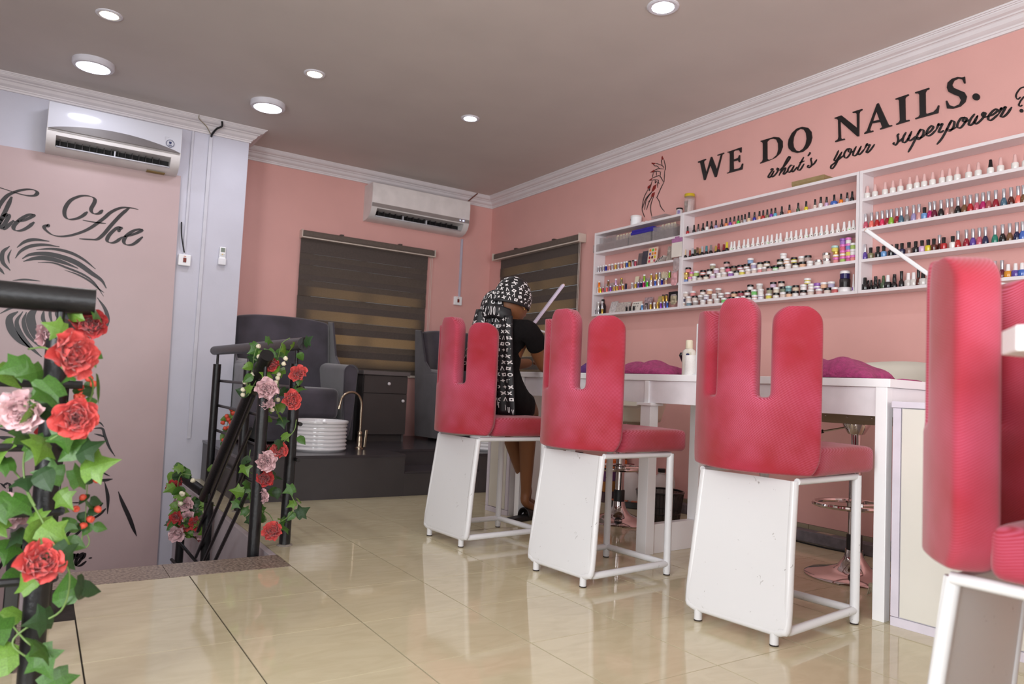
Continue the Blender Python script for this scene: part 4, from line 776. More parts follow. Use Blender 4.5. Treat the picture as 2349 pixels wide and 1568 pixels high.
t = thing('cream_jar', 'white jar with black lid and lilac round label on top of the middle unit', 'jar', (2.78, ycol(cB(92), 2.78, ZT+.03), ZT))
MB().lathe([(0, 0), (.022, 0), (.0235, .003), (.0235, .036), (.021, .04)], 22).build('jar_body', mat('milky_jar', (222, 212, 210), .25), t, smooth=40, world=False)
MB().lathe([(.0225, .04), (.0235, .041), (.0235, .051), (.022, .052), (0, .052)], 22).build('lid', CAPB, t, smooth=40, world=False)
MB().grid(lambda u, v: (.0238*cos(pi+.55-.9*(u-.5)), .0238*sin(pi+.55-.9*(u-.5)), .019+.026*(v-.5)), 6, 2).build('label', mat('lilac_jar_label', (140, 124, 170), .5, noise=(60, .4)), t, world=False)
t = thing('clear_canister', 'tall clear jar of nail tip packets with a yellow lid on top of the shelves', 'jar', (2.79, ycol(cB(203), 2.79, ZT+.06), ZT))
b = MB(); b.lathe([(0, 0), (.034, 0), (.0365, .004), (.0365, .094), (.034, .108), (.0335, .125)], 28); b.build('jar_body', mat('clear_plastic_jar', (224, 214, 212), .08, trans=.6, alpha=.45, spec=.7), t, smooth=40, world=False)
MB().lathe([(.0345, .118), (.0365, .119), (.0365, .136), (.034, .139), (0, .139)], 28).build('lid', mat('yellow_lid', (206, 176, 34), .35), t, smooth=40, world=False)
MB().obox((-.004, -.014, .05), (.03, .024, .09), Matrix.Rotation(.1, 3, 'X')).build('packet', mat('white_packet', (226, 204, 200), .5, noise=(30, .2)), t, world=False)
MB().obox((-.004, .014, .048), (.028, .022, .086), Matrix.Rotation(-.15, 3, 'X')).build('packet', FOILP, t, world=False)
lo, hi = sorted((ycol(1820, 2.77, ZT+.02), ycol(1893, 2.77, ZT+.02)))
t = thing('cardboard_box', 'flat brown cardboard box on top of the middle shelf unit under the lettering', 'box', (2.79, (lo+hi)/2, ZT))
MB().box(2.755, 2.845, lo, hi, ZT, ZT+.034).build('box_body', mat('brown_cardboard', (146, 124, 84), .8, noise=(40, .08)), t, bevel=.001, seg=1)
MB().box(2.7535, 2.8465, lo-.0015, hi+.0015, ZT+.014, ZT+.036).build('box_lid', mat('brown_cardboard_lid', (152, 130, 90), .8, noise=(40, .08)), t, bevel=.001, seg=1)
# ------------------------------------------------------------------ hand shaped chairs
FAB = mat('pink_red_woven_fabric', (152, 22, 27), .88, noise=(4.2, .05), rgb2=(166, 40, 64), sheen=.22, bump=(9, .12))
wave_over(FAB, 118, .4, 'DIAGONAL', (214, 116, 148), .30, .001, True, 2.8)
STEEL = mat('white_painted_steel', (223, 223, 225), .32, noise=(3, .012), spec=.5)
def scuffs(m):
    nt = m.node_tree; b = nt.nodes['Principled BSDF']; tc = nt.nodes.new('ShaderNodeTexCoord'); n = nt.nodes.new('ShaderNodeTexNoise'); n.inputs['Scale'].default_value = 42; n.inputs['Detail'].default_value = 3; n.inputs['Distortion'].default_value = 1.5
    nt.links.new(tc.outputs['Object'], n.inputs['Vector']); r = nt.nodes.new('ShaderNodeValToRGB'); r.color_ramp.elements[0].position = .715; r.color_ramp.elements[1].position = .75; r.color_ramp.elements[1].color = (.7, .7, .7, 1)
    nt.links.new(n.outputs['Fac'], r.inputs['Fac']); mx = nt.nodes.new('ShaderNodeMix'); mx.data_type = 'RGBA'; src = b.inputs['Base Color'].links[0].from_socket
    nt.links.new(src, mx.inputs['A']); mx.inputs['B'].default_value = (.16, .13, .11, 1); nt.links.new(r.outputs['Color'], mx.inputs['Factor']); nt.links.new(mx.outputs['Result'], b.inputs['Base Color'])
scuffs(STEEL)
SCUFF = mat('scuffed_black_foot', (46, 36, 32), .7)
def chair(label, loc, rz):
    t = thing('hand_shaped_chair', label, 'chair', loc, rz, 'hand shaped pink chairs'); Wd = dict(world=False)
    # solid rear panel: a sheet between two side tubes, leaning, its lower corners rounded
    def pp(u, v):
        zz = .045+.485*v; x = .055*v; y = (u-.5)*(.396-.026*v); sag = -.012*math.exp(-((1-v)/.12)**2)*0
        if v < .10:
            k = (1-v/.10); lim = .193-.035*(1-math.sqrt(max(0, 1-k*k))); y = max(-lim, min(lim, y))
        x += .010*sin(pi*u)*v*v
        return (x+sag, y, zz)
    MB().grid(pp, 16, 24).build('rear_panel', STEEL, t, smooth=True, solid=.02, bevel=.006, **Wd)
    for s_ in (-1, 1): MB().tube(cat_rom([(.004, s_*.150, .046), (.003, s_*.176, .052), (.008, s_*.190, .08), (.03, s_*.183, .3), (.058, s_*.176, .53)], 4), .0145, 10).build('side_tube', STEEL, t, smooth=40, **Wd)
    b = MB(); b.tube([(.003, -.16, .046), (.003, .16, .046)], .014, 10); b.build('bottom_tube', STEEL, t, smooth=40, **Wd)
    for s_ in (-1, 1):
        MB().tube([(.480, s_*.186, .012), (.480, s_*.186, .535)], .0165, 12).build('front_leg', STEEL, t, smooth=40, **Wd)
        MB().tube([(.004, s_*.165, .05), (.03, s_*.184, .05), (.480, s_*.186, .05)], .0145, 10).build('bottom_rail', STEEL, t, smooth=40, **Wd)
        MB().tube([(.058, s_*.186, .53), (.480, s_*.186, .53)], .0115, 10).build('seat_rail', STEEL, t, smooth=40, **Wd)
    MB().tube([(.480, -.186, .05), (.480, .186, .05)], .0145, 10).build('bottom_rail', STEEL, t, smooth=40, **Wd)
    MB().tube([(.480, -.186, .53), (.480, .186, .53)], .0115, 10).build('seat_rail', STEEL, t, smooth=40, **Wd)
    for x, y in ((.004, -.148), (.004, .148), (.480, -.186), (.480, .186)):
        f = MB().tube([(x, y, .002), (x, y, .045)], .0145, 10).build('foot', STEEL, t, smooth=40, **Wd)
        MB().tube([(x, y, 0), (x, y, .005)], .0148, 10).build('foot_pad', SCUFF, f, smooth=40, **Wd)
    # seat cushion, slightly domed
    b = MB()
    def top(u, v):
        a, c = abs(2*u-1), abs(2*v-1); return (.125+.432*u, (v-.5)*.436, .64+.008*(1-a**4)*(1-c**4))
    def bot(u, v): return (.125+.432*u, (v-.5)*.436, .545)
    nu = nv = 8
    b.grid(top, nu, nv); b.grid(bot, nu, nv); n1 = (nu+1)*(nv+1)
    ring = [i for i in range(nu+1)]+[j*(nu+1)+nu for j in range(1, nv+1)]+[nv*(nu+1)+i for i in range(nu-1, -1, -1)]+[j*(nu+1) for j in range(nv-1, 0, -1)]
    for k in range(len(ring)): a, c = ring[k], ring[(k+1) % len(ring)]; b.f.append((a, c, n1+c, n1+a))
    b.build('seat', FAB, t, smooth=True, bevel=.024, seg=4, **Wd)
    # upholstered back: a palm and three fingers, bent around the sitter
    H = .226; ys = [-H, -.211, -.185, -.147, -.103, -.087, -.071, -.050, -.017, .017, .050, .071, .087, .103, .147, .185, .211, H]
    b = MB(); idx = {}
    def vert(y, z):
        k = (round(y, 4), round(z, 4))
        if k not in idx: idx[k] = len(b.v); b.v.append(V((-.012+.135*(abs(y)/.228)**2, y, z)))
        return idx[k]
    zp = [.548, .562, .60, .65, .70, .75, .785, .805]
    def yb_(y, z):
        if z < .60 and abs(y) > .18: return math.copysign(abs(y)-.022*(1-((z-.548)/.052))**2, y)
        return y
    for j in range(len(zp)-1):
        for i in range(len(ys)-1):
            b.f.append(tuple(vert(yb_(y, z), z) for y, z in ((ys[i], zp[j]), (ys[i+1], zp[j]), (ys[i+1], zp[j+1]), (ys[i], zp[j+1]))))
    for (i0, i1), ztop in (((0, 4), 1.118), ((6, 11), 1.148), ((13, 17), 1.118)):
        y0, y1 = ys[i0], ys[i1]; yc = (y0+y1)/2; hw = (y1-y0)/2; zc = ztop-hw*.95
        zz = [.805, .83, .87, .93, .99, zc]+[zc+hw*.95*sin(a) for a in (.35, .7, 1.0, 1.25)]
        def yy(y, z):
            if z <= zc: return y
            s_ = (z-zc)/(hw*.95); return yc+(y-yc)*math.sqrt(max(.02, 1-s_*s_))
        for j in range(len(zz)-1):
            for i in range(i0, i1):
                b.f.append(tuple(vert(yy(y, z), z) for y, z in ((ys[i], zz[j]), (ys[i+1], zz[j]), (ys[i+1], zz[j+1]), (ys[i], zz[j+1]))))
    b.build('backrest', FAB, t, smooth=True, solid=.078, sub=2, **Wd)
    return t
CH = chair('empty hand shaped pink chair in the centre, its seat in front of the jugs', (.946, -.612, 0), radians(5))
index_kids(CH)
dup(CH, (.835, .205, 0), radians(4.5), 'hand shaped pink chair under the seated woman in the black dress')
dup(CH, (1.088, -1.419, 0), radians(6.5), 'hand shaped pink chair with a wide white rear panel, right of the centre')
dup(CH, (.562, -2.385, 0), radians(-86), 'hand shaped pink chair close to the camera at the right edge, seen from its side').scale = (.965, .965, .955)

# ------------------------------------------------------------------ long white manicure table (turned four degrees)
TR = radians(4); T0 = V((1.70, -1.605, 0))
tb = thing('manicure_table', 'long white manicure table along the shelf wall with open frame legs', 'table', T0, TR)
L = dict(world=False)
MB().box(0, .47, 0, 2.30, .863, .895).build('tabletop', WHITE, tb, bevel=.002, **L)
MB().box(.012, .03, .058, 2.26, .752, .862).build('apron', mat('white_drawer_front', (236, 232, 236), .3), tb, bevel=.001, seg=1, **L)
MB().box(.012, .45, .014, .03, .752, .862).build('end_apron', WHITE, tb, **L)
for x in (.004, .41):
    for y in (.012, 2.21): MB().box(x, x+.045, y, y+.044, 0, .863).build('leg', WHITE, tb, bevel=.002, **L)
MB().box(-.004, .056, 1.17, 1.235, 0, .745).build('leg', WHITE, tb, bevel=.002, **L)
MB().box(.385, .45, 1.17, 1.235, 0, .75).build('leg', WHITE, tb, bevel=.002, **L)
MB().box(.056, .385, 1.18, 1.222, 0, .145).build('foot_plank', WHITE, tb, bevel=.002, **L)
MB().box(-.02, .075, 1.155, 1.25, .738, .752).build('leg_bracket', WHITE, tb, bevel=.002, **L)
MB().box(-.0, .04, 1.19, 1.215, .752, .862).build('frame_head', WHITE, tb, **L)
CREAM = mat('cream_cabinet_door', (226, 223, 214), .4, noise=(5, .02)); EDGE = mat('lilac_white_edge', (222, 216, 228), .35)
def cabinet(label, y0, y1, flip):
    t = thing('cabinet', label, 'cabinet', T0+Matrix.Rotation(TR, 3, 'Z') @ V((0, (y0+y1)/2, 0)), TR); hy = (y1-y0)/2
    MB().box(.012, .44, -hy, hy, 0, .788).build('body', WHITE, t, bevel=.001, seg=1, **L)
    MB().box(-.004, .45, -hy-.004, hy+.004, .789, .812).build('cabinet_top', EDGE, t, bevel=.001, seg=1, **L)
    MB().box(0, .012, -hy+.032, hy-.032, .036, .786).build('door', CREAM, t, bevel=.002, **L)
    for a in (-1, 1): MB().box(0, .0125, a*hy-(.028 if a > 0 else 0), a*hy+(.028 if a < 0 else 0), .034, .787).build('edge_strip', EDGE, t, bevel=.001, seg=1, **L)
    MB().box(0, .0125, -hy, hy, .0, .032).build('plinth_strip', EDGE, t, bevel=.001, seg=1, **L)
    return t
cabinet('white cabinet with cream door at the near end of the long table', -.72, -.012, 1)
cabinet('white cabinet with cream door at the far end of the long table', 2.315, 2.55, -1)
def ttop(x, y, z=.895): return T0+Matrix.Rotation(TR, 3, 'Z') @ V((x, y, z))
t = thing('dish', 'grey shallow dish on the near white cabinet beside the table end', 'dish', ttop(.13, -.155, .812))
MB().lathe([(0, 0), (.05, 0), (.065, .012), (.062, .013), (.048, .003), (0, .003)], 24).build('dish', mat('grey_dish', (176, 172, 182), .35), t, smooth=40, **L)

# ------------------------------------------------------------------ things on the table
TOW = mat('pink_towel', (176, 60, 118), .95, noise=(60, .2), bump=(220, .8), sheen=.08); PUR = mat('purple_towel', (96, 46, 120), .95, noise=(60, .2), bump=(220, .8), sheen=.05)
def at_table(px, x):        # where on the table's line x the column px falls
    y = 1.0
    for _ in range(5):
        y0, y1 = y-.05, y+.05; a, c = pr(ttop(x, y0, .95))[0], pr(ttop(x, y1, .95))[0]; y += (px-(a+c)/2)/(c-a)*.1
    return y
def towel(label, x, y, lx, ly, h, m, seed):
    r = random.Random(seed); p = ttop(x, y); t = thing('towel', label, 'towel', p, TR)
    ph = [r.uniform(0, 6) for _ in range(4)]
    def f(u, v):
        a, c = 2*u-1, 2*v-1; e = max(0, 1-abs(a)**2.6)*max(0, 1-abs(c)**2.2)
        z = h*e**.55*(1+.06*sin(5*a+ph[0]))+.010*sin(9*c+ph[1])*e
        return (a*lx/2*(1+.03*sin(4*c+ph[2])), c*ly/2*(1+.04*sin(5*a+ph[3])), max(.004, z))
    b = MB(); b.grid(f, 26, 34); b.build('towel', m, t, smooth=True, solid=.007, **L)
    # rolled fold showing along the front edge
    pts = []
    for k in range(22):
        a = k/21*2.3*pi; rr = .004+.0016*a; pts.append((-lx*.5+.006, ly*.03+rr*cos(a)*1.8-.01, .018+rr*sin(a)*.9))
    MB().tube([(-lx*.5+.003, -ly*.36+ly*.5*i/14, .012+.006*sin(i*1.1)) for i in range(15)], .006, 6).build('hem', m, t, smooth=True, **L)
    MB().tube(pts, .0035, 5).build('fold', m, t, smooth=True, **L)
    return t
towel('folded magenta towel on the table between the second and third chairs', .17, at_table(1472, .1), .26, .40, .066, TOW, 3)
towel('folded magenta towel on the table behind the third chair', .17, at_table(1895, .1), .26, .40, .082, TOW, 5)
towel('purple towel on the table in front of the seated woman', .17, 1.72, .22, .26, .07, PUR, 8)
tag(MB().grid(lambda u, v: ttop(.21+.12*u, .03+.12*v, .8975+.004*sin(7*v)), 4, 6).build('cloth', TOW, None, smooth=True, solid=.004), 'small magenta cloth lying flat at the near end of the table', 'cloth')
y_ = at_table(1580, .16)
t = thing('lotion_bottle', 'translucent white lotion bottle with cream cap and blue oval label on the table', 'bottle', ttop(.16, y_), TR)
MB().lathe([(0, 0), (.034, 0), (.037, .004), (.037, .115), (.033, .128), (.02, .137), (.017, .14)], 24, (0, 0, 0), .75, 1).build('bottle_body', mat('milky_plastic', (222, 216, 204), .3, noise=(5, .03)), t, smooth=40, **L)
MB().lathe([(.0175, .138), (.0185, .14), (.0175, .176), (.015, .181), (0, .182)], 20).build('cap', mat('cream_cap', (232, 222, 196), .35), t, smooth=40, **L)
MB().grid(lambda u, v: (-.02-.0085*cos(2.0*(u-.75)), -.009+.034*(-u+.3), .086+.032*v), 4, 2).build('label', mat('cream_label', (226, 222, 200), .5), t, **L)
MB().prism([[(-.0292+.0008, -.0155+.0105*cos(a*pi/8), .107+.0052*sin(a*pi/8)) for a in range(16)]], (-.0018, 0, 0)).build('oval_mark', mat('navy_badge', (46, 54, 96), .4), t, **L)
y_ = at_table(1590, .06)
t = thing('paper_roll', 'white paper roll standing before the lotion bottle on the table', 'paper roll', ttop(.06, y_), TR)
MB().lathe([(.012, 0), (.0385, 0), (.0395, .002), (.0395, .094), (.0385, .096), (.012, .096)], 28).build('roll', mat('white_tissue', (236, 233, 230), .9, bump=(160, .3)), t, smooth=30, **L)
y_ = at_table(1606, .19)
t = thing('small_bottle', 'small white bottle with flip cap behind the paper roll', 'bottle', ttop(.21, y_), TR)
MB().lathe([(0, 0), (.02, 0), (.021, .003), (.021, .11), (.016, .122)], 18).build('bottle_body', CAPW, t, smooth=40, **L); MB().lathe([(.0165, .122), (.0165, .142), (.014, .145), (0, .145)], 16).build('cap', CAPW, t, smooth=40, **L)
y_ = at_table(1612, .07)
t = thing('lamp_post', 'tall slim white desk lamp post right of the paper roll', 'lamp', ttop(.03, y_-.01), TR)
MB().box(-.012, .012, -.012, .012, 0, .245).build('post', STEEL, t, bevel=.003, **L); MB().box(-.02, .02, -.02, .02, 0, .006).build('base', STEEL, t, bevel=.002, **L)
y_ = at_table(1560, .25)
t = thing('dust_fan', 'black nail dust fan peeking out behind the lotion bottle', 'fan', ttop(.27, y_-.02), TR)
MB().lathe([(0, 0), (.02, 0), (.012, .06), (.02, .075), (.036, .11), (.03, .125), (0, .13)], 18).build('fan_body', CAPB, t, smooth=40, **L)
# desk lamps: slim LED bars on stands
def ledlamp(label, a, c, foot, m):
    t = thing('desk_lamp', label, 'lamp', (foot[0], foot[1], foot[2])); a, c, foot = V(a), V(c), V(foot)
    d = (c-a).normalized(); u = d.cross(V((0, 0, 1))).normalized(); w_ = u.cross(d); R = Matrix((u, d, w_)).transposed()
    MB().obox((a+c)/2, (.028, (c-a).length, .016), R).build('light_bar', m, t, bevel=.004)
    MB().obox(a-d*.001, (.022, .006, .011), R).build('end_cap', mat('peach_end_cap', (210, 178, 160), .4), t, bevel=.001, seg=1)
    MB().tube([c, V((foot.x, foot.y, c.z-.03)), foot+V((0, 0, .01))], .007, 8).build('arm', STEEL, t, smooth=40)
    MB().lathe([(0, 0), (.05, 0), (.05, .01), (.045, .014), (0, .014)], 24, foot).build('base', STEEL, t, smooth=40)
    return t
LAV = mat('lavender_aluminium', (206, 196, 216), .3, metal=.2)
f1 = ttop(.25, -.36, .812)
ledlamp('white desk lamp bar slanting over the right shelves behind the near chair', P(1988, 528, 2.95), P(2150, 643, 2.75), f1, STEEL)
f2 = ttop(.12, 2.02)
ledlamp('slim lavender desk lamp bar slanting above the table beside the woman', P(1292, 653, 4.35), P(1217, 752, 4.25), f2, LAV)

# ------------------------------------------------------------------ gas lift stools behind the table
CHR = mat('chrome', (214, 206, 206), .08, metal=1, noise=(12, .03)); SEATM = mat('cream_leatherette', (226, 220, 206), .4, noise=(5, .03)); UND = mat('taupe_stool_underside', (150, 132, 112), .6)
def stool(label, x, y, rz, zs, hb, sw=1.15):
    t = thing('bar_stool', label, 'stool', (x, y, 0), rz, 'cream gas lift stools behind the table')
    MB().lathe([(0, 0), (.212, 0), (.214, .004), (.2, .012), (.13, .026), (.07, .05), (.045, .085), (.04, .1), (.038, .125), (0, .125)], 36).build('base', CHR, t, smooth=40, **L)
    MB().lathe([(.034, .12), (.034, .19), (.03, .195), (0, .195)], 20).build('collar', BLK, t, smooth=40, **L)
    MB().lathe([(0, .15), (.028, .15), (.028, .5), (.022, .505), (.022, zs-.02), (0, zs-.02)], 20).build('column', CHR, t, smooth=40, **L)
    ring = [(-.165*cos(a)*1.0-.03, .15*sin(a), .33) for a in [pi*2*k/28 for k in range(28)]]
    fr = MB(); fr.tube(ring, .0105, 8, closed=True); fr.tube([(.0, .04, .33), (.12, .05, .33)], .008, 6); fr.tube([(.0, -.04, .33), (.12, -.05, .33)], .008, 6); fr.build('footrest', CHR, t, smooth=40, **L)
    MB().lathe([(.036, .315), (.036, .345)], 16).build('footrest_clamp', CHR, t, smooth=40, **L)
    MB().lathe([(.02, zs-.075), (.036, zs-.07), (.06, zs-.03), (.06, zs-.02), (0, zs-.02)], 20).build('seat_plate', CHR, t, smooth=40, **L)
    MB().tube([(-.02, .03, zs-.04), (-.07, .16, zs-.075)], .005, 6).build('lever', CHR, t, smooth=40, **L)
    MB().tube([(-.06, .135, zs-.068), (-.08, .19, zs-.085)], .009, 8).build('lever_grip', BLK, t, smooth=40, **L)
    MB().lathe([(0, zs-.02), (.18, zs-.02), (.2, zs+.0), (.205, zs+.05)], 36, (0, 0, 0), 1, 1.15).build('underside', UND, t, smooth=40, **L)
    for k in range(14):
        a = 2*pi*k/14; MB().lathe([(.006, -.002), (.005, .003), (0, .004)], 8, (.199*cos(a), .199*1.15*sin(a), zs+.01)).build('stud', CHR, t, smooth=True, **L)
    def shell(u, v):       # tub: low at the front (towards -x), wrapping up at the back
        a = 2*pi*u; back = max(0, (cos(a)+.42)/1.42)**.8; top_ = .085+hb*back
        r = .205+.035*v*back+.03*v
        return (r*cos(a), sw*r*sin(a), zs+.03+top_*v)
    MB().grid(shell, 40, 6, wrapu=True).build('seat_shell', SEATM, t, smooth=True, solid=.03, **L)
    MB().lathe([(0, zs+.05), (.18, zs+.05), (.2, zs+.08), (.17, zs+.11), (0, zs+.115)], 32, (0, 0, 0), 1, 1.15).build('seat_cushion', SEATM, t, smooth=True, **L)
    return t
stool('cream tub stool on a chrome pedestal behind the near end of the table', 2.25, -1.14, radians(-8), .725, .165, 1.5)
stool('cream tub stool on a chrome pedestal behind the second chair, beside the jugs', 2.12, .33, 0, .60, .15)

# ------------------------------------------------------------------ things under the table and along the wall
MESHM = mat('black_wire_mesh', (38, 30, 30), .5, alpha=.5, noise=(200, .5))
p = V((2.02, -.12, 0))
t = thing('waste_bin', 'black wire mesh waste bin behind the table frame leg', 'waste bin', p)
MB().grid(lambda u, v: ((.098+.032*v)*cos(2*pi*u), (.098+.032*v)*sin(2*pi*u), .004+.25*v), 32, 2, wrapu=True).build('mesh_wall', MESHM, t, smooth=True, solid=.002, **L)
wi = MB()
for k in range(40):
    a = 2*pi*k/40; wi.tube([(.099*cos(a), .099*sin(a), .004), (.131*cos(a), .131*sin(a), .25)], .0011, 4)
wi.build('wires', CAPB, t, **L)['kind'] = 'stuff'
MB().tube([(.131*cos(2*pi*k/32), .131*sin(2*pi*k/32), .254) for k in range(32)], .006, 6, closed=True).build('rim', CAPB, t, smooth=True, **L)
MB().lathe([(0, .001), (.1, .001), (.1, .01), (0, .01)], 28).build('bottom', CAPB, t, **L)
MB().tube([(.116*cos(2*pi*k/32), .116*sin(2*pi*k/32), .14) for k in range(32)], .004, 6, closed=True).build('band', CAPB, t, smooth=True, **L)
JUG = mat('white_jug_plastic', (206, 196, 194), .4, noise=(4, .03))
def jug(label, x, y, rz, cap):
    t = thing('plastic_jug', label, 'jug', (x, y, 0), rz, 'white plastic jugs on the floor')
    b = MB(); b.lathe([(0, 0), (.085, 0), (.09, .006), (.09, .16), (.085, .19), (.06, .225), (.03, .245), (.024, .25), (.024, .27)], 28, (0, 0, 0), .8, 1); b.build('jug_body', JUG, t, smooth=40, **L)
    MB().tube(cat_rom([(0, -.03, .235), (0, -.055, .25), (0, -.082, .235), (0, -.09, .19), (0, -.085, .15)]), .013, 8).build('handle', JUG, t, smooth=True, **L)
    MB().lathe([(.0255, .262), (.027, .264), (.027, .285), (.024, .288), (0, .288)], 16).build('cap', cap, t, smooth=40, **L)
jug('white plastic jug with dark red cap on the floor under the table', 2.66, .82, .3, mat('dark_red_cap', (96, 30, 26), .4))
jug('white plastic jug with black cap behind the table leg, right of the red capped jug', 2.68, .53, .3, CAPB)
t = thing('striped_bag', 'orange and purple striped bag standing under the table by the stool', 'bag', (2.62, 1.03, 0))
for k, c in enumerate(((70, 50, 56), (150, 96, 40), (92, 50, 96), (206, 100, 36))): MB().box(-.11, .11, -.10, .10, .075*k, .075*(k+1)).build('stripe_panel', mat('bag_stripe_%s' % 'abcd'[k], c, .7, bump=(14, .5)), t, bevel=.008, **L)
t = thing('wooden_post', 'narrow brown wooden board leaning under the table behind the jug', 'board', (2.80, 1.06, 0))
MB().box(-.015, .015, -.03, .03, 0, .48).build('board', mat('brown_board', (120, 78, 44), .6, noise=(20, .3)), t, bevel=.002, **L)
t = thing('power_strip', 'black power strip on the floor beside the jug', 'power strip', (2.52, .72, 0), .6)
MB().box(-.03, .03, -.13, .13, 0, .045).build('strip_body', CAPB, t, bevel=.006, **L)
for k in range(3): MB().box(-.02, .02, -.1+.075*k, -.05+.075*k, .044, .05).build('socket', mat('orange_socket', (170, 86, 50), .5), t, bevel=.002, **L)
MB().tube(cat_rom([(0, -.13, .03), (-.04, -.25, .015), (.02, -.38, .008), (.1, -.55, .008)]), .005, 6).build('lead', BLK, t, smooth=True, **L)
t = thing('floor_trunking', 'grey cable trunking lying on the floor along the right wall', 'cable cover', (2.80, -1.0, 0))
GT = mat('grey_trunking', (112, 106, 112), .55, noise=(30, .2))
for k in range(3): MB().box(2.755, 2.83, -2.2+.9*k+.002, -1.3+.9*k-.002, 0, .062).build('section', GT, t, bevel=.005)
for y in (-.33, -.62): MB().box(2.775, 2.82, y-.06, y+.03, .0615, .0635).build('peeled_patch', mat('beige_patch', (170, 152, 136), .7), t)
hp = cat_rom([(2.835, -.10, .78), (2.83, -.12, .55), (2.825, -.17, .36), (2.81, -.22, .2), (2.80, -.17, .1), (2.79, -.06, .066)], 14)
hose = MB()
hose.tube(hp, [.0125 if k % 2 else .0105 for k in range(len(hp))], 8)
tag(hose.build('flexible_conduit', mat('grey_conduit', (104, 98, 98), .5), smooth=False), 'grey corrugated conduit hanging down the right wall to the floor trunking', 'conduit')
bc = MB(); bc.tube(cat_rom([(2.74, -.9, .006), (2.70, -.7, .006), (2.71, -.45, .006), (2.74, -.2, .006)]), .005, 6)
tag(bc.build('cable', BLK, smooth=True), 'thin black cable lying on the floor in front of the grey trunking', 'cable')

# ------------------------------------------------------------------ reception desk whose corner shows at the right edge
t = thing('desk', 'white desk whose tabletop corner and leg show at the right edge of the picture', 'desk', (.55, -3.0, 0))
MB().prism([[(.185, -2.615, .8765), (.105, -2.665, .8765), (.02, -3.3, .8765), (1.1, -3.42, .8765), (1.18, -2.70, .8765)]], (0, 0, .034)).build('tabletop', WHITE, t, bevel=.002)
MB().box(.125, .16, -3.26, -2.75, .08, .8765).build('side_panel', WHITE, t); MB().box(.12, 1.06, -3.30, -3.27, .05, .8765).build('light_block_panel', WHITE, t)  # unseen rear panel added to block light; side panel lengthened for that too
for x, y in ((.118, -2.80), (1.08, -2.80), (.12, -3.26), (1.05, -3.36)): MB().box(x, x+.05, y, y+.05, 0, .8765).build('leg', WHITE, t, bevel=.002)

p = on(2, .0, 1998, 1366)
t = thing('tassel', 'small beige cord tassel lying on the floor against the near table leg', 'tassel', p)
tb_ = MB(); r5 = random.Random(2)
for k in range(9): a = r5.uniform(0, 6); tb_.tube([(0, 0, .05), (.008*cos(a), .008*sin(a), .03), (.016*cos(a+.6), .016*sin(a+.6), .004)], .003, 5)
tb_.lathe([(0, .03), (.011, .036), (.011, .05), (0, .056)], 8); tb_.build('cord', mat('beige_cord', (176, 164, 140), .9), t, world=False)
# ------------------------------------------------------------------ pedicure platform
PLT = mat('charcoal_platform_laminate', (70, 66, 68), .4, noise=(6, .06), spec=.4); PTOP = mat('charcoal_platform_top', (62, 58, 62), .22, noise=(6, .06))
PH = .29
t = thing('platform', 'low charcoal pedicure platform with a stepped notch along the back wall', 'platform', (1.5, 2.4, 0))
MB().box(.13, 1.25, 1.60, YP-.002, 0, PH-.018).box(XP+.002, 1.25, YP-.003, YB-.002, 0, PH-.018).build('left_riser', PLT, t)
MB().box(1.25, 1.86, 1.96, YB-.002, 0, PH-.018).build('middle_riser', PLT, t)
MB().box(1.86, XR-.002, 1.60, YB-.002, 0, PH-.018).build('right_riser', PLT, t)
MB().box(1.25, 1.86, 1.60, 1.96, 0, .155).build('step_box', PLT, t, bevel=.001, seg=1)
MB().box(1.251, 1.859, 1.598, 1.959, .155, .17).build('tread', PTOP, t, bevel=.001, seg=1)
MB().prism([[(.125, 1.595, PH-.018), (1.252, 1.595, PH-.018), (1.252, 1.955, PH-.018), (1.858, 1.955, PH-.018), (1.858, 1.595, PH-.018), (XR-.002, 1.595, PH-.018), (XR-.002, YB-.002, PH-.018), (XP+.002, YB-.002, PH-.018), (XP+.002, YP-.002, PH-.018), (.125, YP-.002, PH-.018)]], (0, 0, .018)).build('platform_top', PTOP, t)
